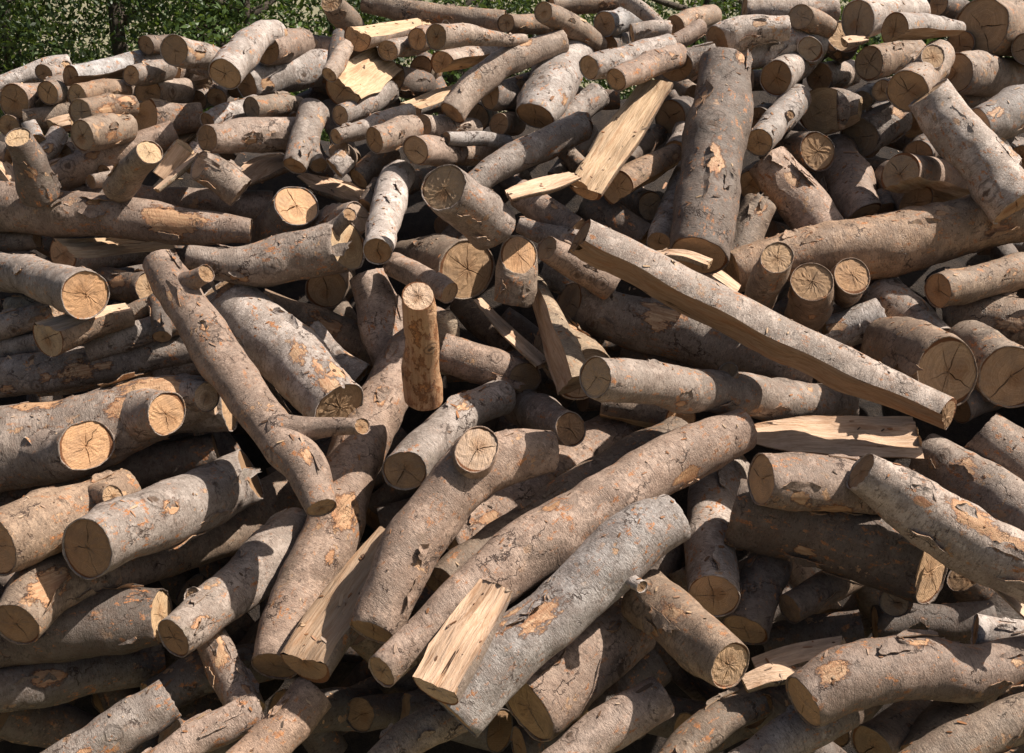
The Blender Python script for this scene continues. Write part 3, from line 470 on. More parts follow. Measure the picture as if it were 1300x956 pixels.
6|470,985,22;530,930,24;600,900,24|.5|Tb Fd|slim brown log at the very bottom beside the bright bare wedge
5|840,985,22;890,930,24;960,890,24|.5|Tb Ft|slim brown log low down below the stout brown log
7.6|606,380,8;648,424,13;690,462,14|0|Tp Fp S60,.6,.05,.05,.5|thin pale split plank slanting between the standing stub and the layered block
"""
# ------------------------------------------------------------------ parse
class Log: pass
def parse(line):
    ly, pts, caps, opts, label = line.split('|')
    L = Log(); L.z = float(ly); P = np.array([[float(v) for v in p.split(',')] for p in pts.split(';')])
    cs = [float(v) for v in caps.split(',')]; L.m = cs[0]; L.c1 = cs[1] if len(cs) > 1 else 0.0
    L.T = 'g'; L.Fc = 't'; L.S = None; L.npeel = None; L.K = []; L.B = []; L.label = label
    for tk in opts.split():
        if tk[0] == 'T': L.T = tk[1]
        elif tk[0] == 'F': L.Fc = tk[1]
        elif tk[0] == 'S': L.S = [float(v) for v in tk[1:].split(',')]
        elif tk[0] == 'P': L.npeel = int(tk[1:])
        elif tk[0] == 'K': pass
    i = 0
    for tk in re.findall(r'K([\d.,-]+)', opts): L.K.append([float(v) for v in tk.strip(',').split(',')])
    for tk in re.findall(r'B([^ ]+)', opts):
        q = tk.split(','); L.B.append(([float(v) for v in q[:7]], q[7]))
    L.P = P; L.filler = False
    return L
logs = [parse(l) for l in DATA.strip().splitlines() if l.strip() and not l.startswith('#')]
# shadowed logs that lie deeper in the heap and fill its gaps
for gy in range(72, 970, 50):
    for gx in range(-20, 1340, 78):
        x = gx + rng.uniform(-34, 34); y = gy + rng.uniform(-26, 26)
        if y < (np.interp(x, [0, 210, 235, 430, 470, 1300], [118, 100, 72, 66, 40, 20]) + 40): continue
        a = rng.choice([rng.normal(0.1, .35), rng.normal(.9, .3), rng.normal(2.3, .3)]); ln = rng.uniform(70, 120) * (.55 + .75 * y / 900); r = rng.uniform(17, 22) * (.55 + .8 * y / 900)
        dx, dy = math.cos(a) * ln / 2, -math.sin(a) * ln / 2
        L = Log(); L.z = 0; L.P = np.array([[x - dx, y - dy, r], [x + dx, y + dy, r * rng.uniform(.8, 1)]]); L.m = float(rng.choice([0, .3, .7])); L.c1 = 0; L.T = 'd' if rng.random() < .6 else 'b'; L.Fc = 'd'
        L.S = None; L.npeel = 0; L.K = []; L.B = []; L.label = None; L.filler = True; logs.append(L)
for gy in range(60, 1000, 44):                                                     # the heap goes on past both sides of the photograph
    for gx in list(range(-560, -70, 62)) + list(range(1385, 1900, 62)):
        x = gx + rng.uniform(-24, 24); y = gy + rng.uniform(-20, 20)
        if y < (150 if x < 0 else 60): continue
        a = rng.choice([rng.normal(0.1, .35), rng.normal(.9, .3), rng.normal(2.3, .3)]); ln = min(rng.uniform(80, 130) * (.55 + .75 * y / 900), 1.6 * min(abs(x + 10), abs(x - 1310))); r = rng.uniform(19, 27) * (.55 + .8 * y / 900)
        dx, dy = math.cos(a) * ln / 2, -math.sin(a) * ln / 2
        L = Log(); L.z = .5; L.P = np.array([[x - dx, y - dy, r], [x + dx, y + dy, r * rng.uniform(.8, 1)]]); L.m = 0; L.c1 = 0; L.T = 'g'; L.Fc = 'd'
        L.S = None; L.npeel = 0; L.K = []; L.B = []; L.label = None; L.filler = True; L.side = True; logs.append(L)
logs.sort(key=lambda l: l.z)
# ------------------------------------------------------------------ settle the depths so that every log rests on, not in, the logs behind it
def cr(P, n):
    """Catmull-Rom through the rows of P, n samples, uniform in arc length"""
    if len(P) == 2: Q = P[0] + (P[1] - P[0]) * np.linspace(0, 1, 60)[:, None]
    else:
        E = np.vstack([2 * P[0] - P[1], P, 2 * P[-1] - P[-2]]); out = []
        for i in range(1, len(E) - 2):
            t = np.linspace(0, 1, 30, endpoint=False)[:, None]; a, b, c, d = E[i - 1], E[i], E[i + 1], E[i + 2]
            out.append(.5 * (2 * b + (c - a) * t + (2 * a - 5 * b + 4 * c - d) * t ** 2 + (3 * b - a - 3 * c + d) * t ** 3))
        Q = np.vstack(out + [P[-1:]])
    s = np.r_[0, np.cumsum(np.linalg.norm(np.diff(Q[:, :2], axis=0), axis=1) + 1e-9)]
    u = np.linspace(0, s[-1], n); return np.stack([np.interp(u, s, Q[:, k]) for k in range(Q.shape[1])], 1), s[-1]
N = len(logs); D = np.zeros((N, 2)); PREF = np.zeros((N, 2)); STIFF = np.zeros(N)
for i, L in enumerate(logs):
    if len(L.P) == 2:                                                             # no log is dead straight
        mid = L.P.mean(0); dv = L.P[1] - L.P[0]; mid[:2] += np.array([-dv[1], dv[0]]) * rng.normal(0, .022); L.P = np.array([L.P[0], mid, L.P[1]])
    _, L.len = cr(L.P, 5); L.S2, _ = cr(L.P, max(5, min(40, int(L.len / 10))))
    p0, p1 = L.P[0], L.P[-1]; d0, d1 = surf(p0[0], p0[1]), surf(p1[0], p1[1]); dl = d1 - d0; limg = L.len * (d0 + d1) / 2 / F_PX
    if L.m > .5: k = L.m / math.sqrt(1 - L.m ** 2); dl = max(dl, min(k, 2.2) * limg); dl = max(dl, math.sqrt(max(0, .30 ** 2 - limg ** 2))); STIFF[i] = .5 if limg < .3 else .2
    elif L.m > 0: dl = max(dl, dl * .5 + .5 * L.m * limg); STIFF[i] = .1
    else: STIFF[i] = .1
    base = (.02 + .12 * (i % 3)) if getattr(L, 'side', False) else (.30 + .28 * ((i * 7) % 10) / 10) if L.filler else -.012 * (L.z - 6)
    if dl > abs(d1 - d0) + .05: PREF[i] = (d0 + base, d0 + base + dl)
    else: PREF[i] = ((d0 + d1 - dl) / 2 + base, (d0 + d1 + dl) / 2 + base)
D[:] = PREF
con = []
for i in range(N):
    A = logs[i]; a = A.S2; ta = np.linspace(0, 1, len(a)); ba = (a[:, 0].min() - 50, a[:, 0].max() + 50, a[:, 1].min() - 50, a[:, 1].max() + 50)
    for j in range(i + 1, N):
        b = logs[j].S2
        if b[:, 0].min() > ba[1] or b[:, 0].max() < ba[0] or b[:, 1].min() > ba[3] or b[:, 1].max() < ba[2]: continue
        dd = np.hypot(a[:, None, 0] - b[None, :, 0], a[:, None, 1] - b[None, :, 1]); rs = a[:, None, 2] + b[None, :, 2]; ov = rs ** 2 - dd ** 2
        if ov.max() <= 0: continue
        tb = np.linspace(0, 1, len(b)); used = []
        for f in np.argsort(-ov, axis=None)[:400]:
            u, v = divmod(int(f), ov.shape[1])
            if ov[u, v] <= 0 or len(used) >= 4: break
            if any(abs(u - uu) < 3 and abs(v - vv) < 3 for uu, vv in used): continue
            used.append((u, v)); con.append((i, j, ta[u], tb[v], math.sqrt(ov[u, v]) * surf(a[u, 0], a[u, 1]) / F_PX * .84))
C = np.array(con); ci, cj = C[:, 0].astype(int), C[:, 1].astype(int); ti, tj, need = C[:, 2], C[:, 3], C[:, 4]
DL = PREF[:, 1] - PREF[:, 0]; IM = np.array([1.0 if L.filler else .08 for L in logs])
for it in range(500):
    g = (D[ci, 0] * (1 - ti) + D[ci, 1] * ti) - (D[cj, 0] * (1 - tj) + D[cj, 1] * tj) - need            # the one behind minus the one in front
    viol = np.maximum(0, -g); den = IM[ci] * ((1 - ti) ** 2 + ti ** 2) + IM[cj] * ((1 - tj) ** 2 + tj ** 2); lam = viol / den; li, lj = lam * IM[ci], lam * IM[cj]
    acc = np.zeros_like(D); cnt = np.zeros_like(D) + 1e-6; on = (viol > 0).astype(float)
    np.add.at(acc[:, 0], ci, li * (1 - ti)); np.add.at(acc[:, 1], ci, li * ti); np.add.at(acc[:, 0], cj, -lj * (1 - tj)); np.add.at(acc[:, 1], cj, -lj * tj)
    np.add.at(cnt[:, 0], ci, on * (1 - ti)); np.add.at(cnt[:, 1], ci, on * ti); np.add.at(cnt[:, 0], cj, on * (1 - tj)); np.add.at(cnt[:, 1], cj, on * tj)
    D += acc / np.maximum(1, cnt * .55)
    soft = .03 if it < 350 else .004
    D += soft * (PREF - D)
    e = (D[:, 1] - D[:, 0] - DL) * STIFF * .3 * (1 if it < 400 else .2); D[:, 0] += e / 2; D[:, 1] -= e / 2
print('logs', N, 'contacts', len(C), 'worst overlap m', round(float(viol.max()), 3), 'mean', round(float(viol.mean()), 4), 'shift', round(float(np.abs(D - PREF).mean()), 3))
# which buried logs can be seen at all (coarse depth picture)
W_, H_ = 326, 240; zb = np.full((H_, W_), 1e9); idb = np.full((H_, W_), -1)
for i, L in enumerate(logs):
    S, _ = cr(L.P, max(8, int(L.len / 4)))
    for t, (x, y, r) in zip(np.linspace(0, 1, len(S)), S):
        d = D[i, 0] * (1 - t) + D[i, 1] * t; x4, y4, r4 = x / 4, y / 4, max(1, r / 4)
        X0, X1, Y0, Y1 = int(max(0, x4 - r4)), int(min(W_, x4 + r4 + 1)), int(max(0, y4 - r4)), int(min(H_, y4 + r4 + 1))
        if X0 >= X1 or Y0 >= Y1: continue
        yy, xx = np.mgrid[Y0:Y1, X0:X1]; q = r4 ** 2 - (xx - x4) ** 2 - (yy - y4) ** 2; dd = d - np.sqrt(np.maximum(q, 0)) * 4 * d / F_PX
        m = (q > 0) & (dd < zb[Y0:Y1, X0:X1]); zb[Y0:Y1, X0:X1][m] = dd[m]; idb[Y0:Y1, X0:X1][m] = i
vis = np.bincount(idb[idb >= 0], minlength=N)
for i, L in enumerate(logs):
    if not L.filler and vis[i] < 8: print('HIDDEN', vis[i], L.label)

# ------------------------------------------------------------------ build one log
def vcam(p): v = CAM - p; return v / np.linalg.norm(v)
def frames(Pw):
    T = np.gradient(Pw, axis=0); T /= np.linalg.norm(T, axis=1)[:, None]
    ref = vcam(Pw.mean(0)); tm = T.mean(0); tm /= np.linalg.norm(tm)
    e1 = np.cross(tm, ref); e1 /= np.linalg.norm(e1); E1 = e1 - (T @ e1)[:, None] * T; E1 /= np.linalg.norm(E1, axis=1)[:, None]
    return T, E1, np.cross(E1, T)                                                  # E2 faces the camera
def endnormal(a, c, p, force):
    """outward normal of a saw cut: the log's own direction, turned until the face shows the ratio seen in the photograph"""
    if not force: return a
    v = vcam(p); u = a - (a @ v) * v; u /= np.linalg.norm(u) + 1e-9; n = c * v + math.sqrt(max(0, 1 - c * c)) * u
    ang = math.acos(max(-1, min(1, float(n @ a)))); lim = math.radians(48)
    if ang > lim: t = lim / ang; n = a * math.sin((1 - t) * ang) / math.sin(ang) + n * math.sin(t * ang) / math.sin(ang)
    return n / np.linalg.norm(n)
def to_local(V, c, M): return (V - c) @ M
def cap_mesh(c, T, E1, E2, loop, n, out, tint, parent, M, org, seed, scale, recess, mag):
    """sawn end: a disc with real radial cracks. loop = boundary in (E1,E2) metres"""
    r_ = np.random.default_rng(seed); ang = np.arctan2(loop[:, 1], loop[:, 0]); rad = np.linalg.norm(loop, axis=1); o = np.argsort(ang); ang, rad = ang[o], rad[o]
    ang3 = np.r_[ang - 2 * math.pi, ang, ang + 2 * math.pi]; rad3 = np.r_[rad, rad, rad]; rf = lambda t: np.interp(t, ang3, rad3) * scale
    R = float(np.median(rad)); ncr = int(r_.choice([2, 3, 4, 5, 6, 8])) if mag else int(r_.integers(1, 4))
    th0 = r_.uniform(0, 6.28); cr_ = [(th0 + k * 2 * math.pi / ncr + r_.normal(0, .35)) % (2 * math.pi) - math.pi for k in range(ncr)]
    base = [t for t in np.linspace(-math.pi, math.pi, 37 if mag else 25)[:-1] + .01 if all(abs((t - q + math.pi) % (2 * math.pi) - math.pi) > .13 for q in cr_)]
    for k_, t in enumerate(cr_): base += [t]
    if scale > .97: base += [t for t in ang[::3]]
    cols = []
    for t in sorted(set(base)):
        if t in cr_:
            k = cr_.index(t); major = k < 2; wd = R * (r_.uniform(.014, .030) if major else r_.uniform(.008, .015)); reach = r_.uniform(.85, 1.05) if major else r_.uniform(.45, .95); start = 0 if r_.random() < .75 else .25
            jag = r_.normal(0, .022, 12) * R; dp = r_.uniform(.010, .022)
            cols += [(t, -wd, 0, reach, start, jag), (t, 0, dp, reach, start, jag), (t, wd, 0, reach, start, jag)]
        else: cols.append((t, 0, 0, 0, 0, None))
    fr = [.05, .18, .36, .54, .72, .88, 1.0]; V2 = [(0, 0)]; dep = [0.006]; crk = [.4]; nc = len(cols)
    for fi, f in enumerate(fr):
        for (t, off, dp, reach, start, jag) in cols:
            r0 = f * rf(t); u = np.array([math.cos(t), math.sin(t)]); pr = 0
            if jag is not None: pr = max(0, min(1, (reach - f) * 6)) * max(0, min(1, (f - start + .08) * 8)) * (1.15 - .7 * f)
            lat = 0 if jag is None else off * max(pr, .15 if off else 0) + (jag[fi] * (f < .95))
            V2.append(tuple(u * r0 + np.array([-u[1], u[0]]) * lat)); dep.append(dp * pr); crk.append(1.0 if (dp > 0 and pr > .2) else 0.0)
    V2 = np.array(V2); dep = np.array(dep); a = T * out; off = V2[:, :1] * E1 + V2[:, 1:] * E2
    sh = np.clip(-(off @ n) / (n @ a), -2.2 * R, 2.2 * R)
    rough = r_.normal(0, .0006, len(V2)); V = c + off + (sh - dep - recess + rough)[:, None] * a
    Fc = []
    for i in range(nc): Fc.append((0, 1 + i, 1 + (i + 1) % nc))
    for k in range(len(fr) - 1):
        for i in range(nc):
            p, q = 1 + k * nc + i, 1 + k * nc + (i + 1) % nc; Fc.append((p, p + nc, q + nc, q))
    if out < 0: Fc = [f[::-1] for f in Fc]
    uv = np.c_[V2 / R, np.zeros(len(V2))]
    return mesh_obj('cut_face', to_local(V, org, M), Fc, CUT, parent, smooth=False, attrs={'cap': uv, 'crack': crk}, color=tint)
def vary(c, r_, s=.12):
    g = 1 + r_.normal(0, s); h = r_.normal(0, s * .30); return tuple(max(.01, min(.9, x * g * (1 + h * k))) for x, k in zip(c, (1, 0, -1)))
def tube(parent, M, org, Pw, R, seed, tint, ftint, n0, n1, name, S=None, peels=(), knots=(), caps=(1, 1), mag=True, debark=False, lump=1.0, sfc=(.64, .46, .31)):
    r_ = np.random.default_rng(seed); n = len(Pw); T, E1, E2 = frames(Pw); out = []
    Rm = float(R.mean()); ns = 40 if mag and Rm > .045 else 28 if mag else 18
    seg = np.r_[0, np.cumsum(np.linalg.norm(np.diff(Pw, axis=0), axis=1))]; TL = seg[-1]
    ell = r_.uniform(.0, .10) * lump; lump = lump * (.35 if S is not None else 1); eph = r_.uniform(0, 3.14); sw = r_.uniform(0, 6.28)
    def surfpts(i, th):
        off = np.cos(th)[:, None] * E1[i] + np.sin(th)[:, None] * E2[i]; P = Pw[i] + off * R[i]
        Q = (P - org) @ M
        d = R[i] * (  .068 * wob(Q, 9 / max(.05, Rm) * .07, seed % 17) + .034 * wob(Q, 34, (seed + 3) % 17) + .012 * wob(Q, 95, (seed + 5) % 17)) * lump
        d = d + R[i] * (ell * np.cos(2 * (th - eph)) + .02 * math.sin(seg[i] / max(.03, Rm) * 1.3 + sw))
        kn = np.zeros(len(th))
        for (kc, kr, kh) in knots:
            g = np.exp(-(((P - kc) ** 2).sum(1)) / kr ** 2); d = d + kh * g - kh * .7 * np.exp(-(((P - kc) ** 2).sum(1)) / (kr * .38) ** 2); kn = np.maximum(kn, g)
        pe = np.zeros(len(th))
        for (kc, kr) in peels:
            dv = P - kc; ax = dv @ T[i]; q = np.sqrt(np.maximum(0, (dv ** 2).sum(1) - ax ** 2) + (ax * .62) ** 2); pe = np.maximum(pe, 1 - q / (2 * kr))
        d = d - .0022 * np.clip((pe - .42) * 10, 0, 1)
        return off, d, pe, kn
    # sections
    rows_b, rows_s, at_p, at_k = [], [], [], []; rim = S is None and not debark
    for i in range(n):
        if S is None: th = np.linspace(0, 2 * math.pi, ns, endpoint=False)
        else:
            ang, tw, h0, h1 = S[:4]; flat = S[4] if len(S) > 4 else 1.0; nn = math.sqrt(1 - tw * tw) * (math.cos(math.radians(ang)) * RIGHT + math.sin(math.radians(ang)) * UP) + tw * vcam(Pw[i])
            ph = math.atan2(nn @ E2[i], nn @ E1[i]); h = h0 + (h1 - h0) * (seg[i] / TL); h = min(.97, max(.03, h + .04 * math.sin(seg[i] * 23 + seed))); al = math.acos(h)
            th = np.linspace(ph + al, ph + 2 * math.pi - al, ns)
        off, d, pe, kn = surfpts(i, th); rad = R[i] + d; rb = off * rad[:, None]
        if S is not None and flat < 1: nq = math.cos(ph) * E1[i] + math.sin(ph) * E2[i]; pl = h * R[i]; q_ = rb @ nq; rb = rb + ((q_ - pl) * (flat - 1))[:, None] * nq
        rows_b.append(rb); at_p.append(pe); at_k.append(kn)
        if S is not None:
            a_, b_ = rows_b[-1][-1], rows_b[-1][0]; t = np.linspace(0, 1, 11)[:, None]; nrm = math.cos(ph) * E1[i] + math.sin(ph) * E2[i]
            fib = (.05 * np.sin(np.arange(11) * 2.3 + seed) + .06 * np.sin(np.arange(11) * .8 + seg[i] * 9 + seed) + .05 * math.sin(seg[i] * 31 + seed) + r_.normal(0, .010, 11)) * R[i]; fib[0] = fib[-1] = 0
            stp = np.repeat(np.sin(np.arange(4) * 4.7 + seed), 3)[:11] * .05 * (.3 + .7 * math.sin(seg[i] / TL * 3.1)); fib = fib + stp * R[i]; fib[0] = fib[-1] = 0
            rows_s.append(a_ + (b_ - a_) * t + fib[:, None] * nrm)
    loops = []
    for i in (0, n - 1):
        lp = rows_b[i] if S is None else np.vstack([rows_b[i], rows_s[i][1:-1]]); loops.append(np.c_[lp @ E1[i], lp @ E2[i]])
    def place(i, off):                                                              # cut planes tilt the last stretch of the log
        x = Pw[i] + off
        for end, nrm in ((0, n0), (n - 1, n1)):
            a = -T[0] if end == 0 else T[-1]; dist = seg[i] if end == 0 else TL - seg[i]; reach = min(.45 * TL, 1.6 * R[end] + .02); f = max(0, 1 - dist / reach)
            if f > 0: x = x + (np.clip(-(off @ nrm) / (nrm @ a), -2.2 * R[end], 2.2 * R[end]) * f)[:, None] * a
        return x
    V = [place(i, rows_b[i]) for i in range(n)]; pk, kk = list(at_p), list(at_k)
    if rim:
        rag = r_.normal(0, .0012, ns)
        for end, ins in ((0, 0), (n - 1, 1)):
            a = -T[0] if end == 0 else T[-1]; nrm = n0 if end == 0 else n1; rws = []
            for sc_, dz in ((.985, .0012), (.95, .0008), (.945, -.006)):
                o_ = rows_b[end] * sc_; rws.append(Pw[end] + o_ + (np.clip(-(o_ @ nrm) / (nrm @ a), -2.2 * R[end], 2.2 * R[end]) + dz + rag * (dz > 0))[:, None] * a)
            if ins == 0: V = rws[::-1] + V; pk = [pk[0] * 0 + .0] * 3 + pk; kk = [kk[0] * 0] * 3 + kk
            else: V = V + rws; pk = pk + [pk[-1] * 0] * 3; kk = kk + [kk[-1] * 0] * 3
    nr = len(V); V = np.vstack(V); cl = S is None; Fc = []
    for i in range(nr - 1):
        for k in range(ns if cl else ns - 1):
            k2 = (k + 1) % ns; Fc.append((i * ns + k, i * ns + k2, (i + 1) * ns + k2, (i + 1) * ns + k))
    Fc = [f[::-1] for f in Fc]
    ob = mesh_obj(name, to_local(V, org, M), Fc, BARK, parent, attrs={'peel': np.concatenate(pk) if not debark else np.full(len(V), .60), 'knot': np.concatenate(kk)}, color=tint)
    out.append(ob)
    if S is not None:
        Vs = np.vstack([place(i, rows_s[i]) for i in range(n)]); Fs = [(i * 11 + k, i * 11 + k + 1, (i + 1) * 11 + k + 1, (i + 1) * 11 + k) for i in range(n - 1) for k in range(10)]
        Fs = [f[::-1] for f in Fs]; mesh_obj('split_face', to_local(Vs, org, M), Fs, SPLIT, parent, attrs={}, color=vary(sfc, r_, .06))
    sc_ = .952 if rim else .995; rc = .003 if rim else .0
    cp = ob if name == 'branch_stub' else parent
    for end, nrm, want, sgn in ((0, n0, caps[0], -1), (n - 1, n1, caps[1], 1)):
        if want: cap_mesh(Pw[end], T[end], E1[end], E2[end], loops[0 if end == 0 else 1], nrm, sgn, vary(ftint, r_, .07), cp, M, org, seed + end, sc_, rc, mag)
    return out
def make_flake(root, M, org, Pw, R, T, E1, E2, k, th, r_, tint):
    """a plate of bark lifting from the log: thin curled shell with a ragged outline"""
    la, lt = R[k] * r_.uniform(.35, .9), R[k] * r_.uniform(.18, .42); nu, nv = 8, 6; Vt, Vb = [], []; curl = R[k] * r_.uniform(.05, .16); ph = r_.uniform(0, 6.28, 4)
    for i in range(nu):
        for j in range(nv):
            u, v = i / (nu - 1) * 2 - 1, j / (nv - 1); ww = 1 - .45 * abs(u) ** 2 + .12 * math.sin(u * 5 + ph[0]) + .08 * math.sin(u * 11 + ph[1]); vv = (v * ww + (1 - v) * .06 * math.sin(u * 7 + ph[2])) * lt / R[k]
            uu = u * la * (1 - .25 * v + .1 * math.sin(v * 6 + ph[3])); kk = int(np.clip(k + uu / (np.linalg.norm(Pw[1] - Pw[0]) + 1e-9), 0, len(Pw) - 1)); a = th + vv
            c = Pw[k] + T[k] * uu; h = R[k] * 1.0 + .0015 + curl * v ** 1.7 * (1 + .3 * math.sin(u * 4 + ph[1])); c = c + (Pw[kk] - Pw[k]) - ((Pw[kk] - Pw[k]) @ T[k]) * T[k]
            e = math.cos(a) * E1[kk] + math.sin(a) * E2[kk]; Vt.append(c + e * h); Vb.append(c + e * (h - .0028))
    V = np.array(Vt + Vb); n = nu * nv; Fc = []
    for i in range(nu - 1):
        for j in range(nv - 1):
            q = (i * nv + j, (i + 1) * nv + j, (i + 1) * nv + j + 1, i * nv + j + 1); Fc.append(q); Fc.append(tuple(x + n for x in q[::-1]))
    bd = [(i * nv) for i in range(nu)] + [(nu - 1) * nv + j for j in range(1, nv)] + [i * nv + nv - 1 for i in range(nu - 2, -1, -1)] + [j for j in range(nv - 2, 0, -1)]
    for p_, q_ in zip(bd, bd[1:] + bd[:1]): Fc.append((q_, p_, p_ + n, q_ + n))
    mesh_obj('bark_flake', to_local(V, org, M), Fc, BARK, root, smooth=False, attrs={'peel': np.r_[np.zeros(n), np.full(n, 1.2)], 'knot': np.zeros(2 * n)}, color=tint)
def make_log(i, L, label, name='log'):
    seed = 101 + i * 13; r_ = np.random.default_rng(seed); S, _ = cr(L.P, max(8, min(60, int(L.len / max(4.0, L.P[:, 2].mean() * .26)))))
    n = len(S); t = np.linspace(0, 1, n); d = D[i, 0] * (1 - t) + D[i, 1] * t
    Pw = np.array([unproj(S[k, 0], S[k, 1], d[k]) for k in range(n)]); R = S[:, 2] * d / F_PX
    ln = np.linalg.norm(Pw[-1] - Pw[0]); steps = max(n, min(70, int(ln / .018)))
    u = np.r_[0, np.cumsum(np.linalg.norm(np.diff(Pw, axis=0), axis=1))]; uu = np.linspace(0, u[-1], steps); Pw = np.stack([np.interp(uu, u, Pw[:, k]) for k in range(3)], 1); R = np.interp(uu, u, R)
    T, E1, E2 = frames(Pw); wn = (.0 if L.S is not None else .05) * R.mean(); ss = uu / max(.05, R.mean()); ph = r_.uniform(0, 6.28, 4); env = np.minimum(1, np.minimum(uu, uu[-1] - uu) / (R.mean() * 2))
    Pw = Pw + E1 * (env * wn * (np.sin(ss * .9 + ph[0]) + .7 * np.sin(ss * 1.9 + ph[1])))[:, None]; T, E1, E2 = frames(Pw)
    zc = Pw[-1] - Pw[0]; zc /= np.linalg.norm(zc); xc = E1[len(E1) // 2] - (E1[len(E1) // 2] @ zc) * zc; xc /= np.linalg.norm(xc); yc = np.cross(zc, xc); M = np.stack([xc, yc, zc], 1)
    org = Pw[0]; root = bpy.data.objects.new(name, None); col.objects.link(root); root.empty_display_size = .05
    root.matrix_world = Matrix(((*M[0], org[0]), (*M[1], org[1]), (*M[2], org[2]), (0, 0, 0, 1)))
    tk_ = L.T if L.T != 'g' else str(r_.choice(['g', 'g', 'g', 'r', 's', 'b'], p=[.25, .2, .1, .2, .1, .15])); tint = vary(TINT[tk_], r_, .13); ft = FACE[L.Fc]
    n0 = endnormal(-T[0], L.m, Pw[0], L.m > 0); n1 = endnormal(T[-1], L.c1, Pw[-1], L.c1 > 0)
    px = lambda P: 650 + F_PX * ((P - CAM) @ RIGHT) / ((P - CAM) @ FWD)
    py = lambda P: 478 - F_PX * ((P - CAM) @ UP) / ((P - CAM) @ FWD)
    ax, ay = px(Pw), py(Pw); peels, knots = [], []
    for (kx, ky, kr) in L.K:
        k = int(np.argmin((ax - kx) ** 2 + (ay - ky) ** 2)); dep = (Pw[k] - CAM) @ FWD; q = unproj(kx, ky, dep); lat = q - Pw[k]; lat -= (lat @ T[k]) * T[k]; ll = np.linalg.norm(lat); lat *= min(1, .96 * R[k] / (ll + 1e-9)); ll = min(ll, .96 * R[k])
        peels.append((Pw[k] + (q - Pw[k]) @ T[k] * T[k] + lat + E2[k] * math.sqrt(R[k] ** 2 - ll ** 2), kr * dep / F_PX * 1.0))
    npl = L.npeel if L.npeel is not None else int(r_.choice([0, 1, 2, 3], p=[.72, .18, .07, .03]))
    rndpt = lambda lo, hi: (lambda k, a: (Pw[k] + R[k] * (math.cos(a) * E1[k] + math.sin(a) * E2[k]), k))(int(r_.integers(2, len(Pw) - 1)), r_.uniform(lo, hi))
    for _ in range(npl): p, k = rndpt(0, math.pi); peels.append((p, R[k] * r_.uniform(.12, .38)))
    if not L.filler:
        for _ in range(int(r_.choice([0, 1, 2, 3], p=[.15, .35, .3, .2]))): p, k = rndpt(-.4, 3.6); knots.append((p, R[k] * r_.uniform(.3, .6), R[k] * r_.uniform(.08, .22)))
    mag = not L.filler
    tube(root, M, org, Pw, R, seed, tint, ft, n0, n1, 'bark' if L.T != 'n' else 'debarked_wood', L.S, peels, knots, (1, 1), mag, L.T == 'n', 1.0, {'d': (.27, .185, .12), 'w': (.44, .33, .24), 'o': FACE['y'], 't': FACE['y']}.get(L.Fc, FACE['p']))  # dark split tone: weathered brown with the beam's shaded side painted in
    if mag and L.T != 'n' and R.mean() > .03:
        flake_at = [(p, kr) for p, kr in peels][:3] + [(None, 0)] * int(r_.integers(0, 4))
        for p, kr in flake_at:
            if p is not None: k = int(np.argmin(((Pw - p) ** 2).sum(1))); v = p - Pw[k]; th = math.atan2(v @ E2[k], v @ E1[k]) + r_.choice([-1, 1]) * (kr * .9 / R[k])
            else: k = int(r_.integers(2, len(Pw) - 2)); th = r_.uniform(.1, 3.0)
            if L.S is not None: continue
            make_flake(root, M, org, Pw, R, T, E1, E2, k, th, r_, tint)
    for (x0, y0, r0, x1, y1, r1, lift), fc in L.B:                                  # sawn or broken side branches
        k = int(np.argmin((ax - x0) ** 2 + (ay - y0) ** 2)); dep = (Pw[k] - CAM) @ FWD
        A = unproj(x0, y0, dep); A = Pw[k] + (A - Pw[k]) * .6; Bp = unproj(x1, y1, dep - lift * R[k]); rr0, rr1 = r0 * dep / F_PX * .95, r1 * dep / F_PX
        q = np.linspace(0, 1, 14)[:, None]; bw = A + (Bp - A) * q; bend = np.sin(q * math.pi) * r_.normal(0, .06) * np.linalg.norm(Bp - A); bw = bw + bend * E1[k]
        br = rr1 + (rr0 * 1.25 - rr1) * np.clip(1 - q[:, 0] * 1.1, 0, 1) ** 1.8; a = (Bp - A) / np.linalg.norm(Bp - A)
        c = float(np.clip(a @ vcam(Bp), .55, 1)); n_ = endnormal(a, max(c, .75), Bp, True)
        tube(root, M, org, bw, br, seed + 7 + int(x0), vary(tint, r_, .04), FACE.get(fc, FACE['d']), -a, n_, 'branch_stub', None, (), (), (0, 1), True, False, 1.3)
    tag(root, label, 'log' if L.S is None else 'split log', 'logs of the firewood heap')
    return root
labels = set()
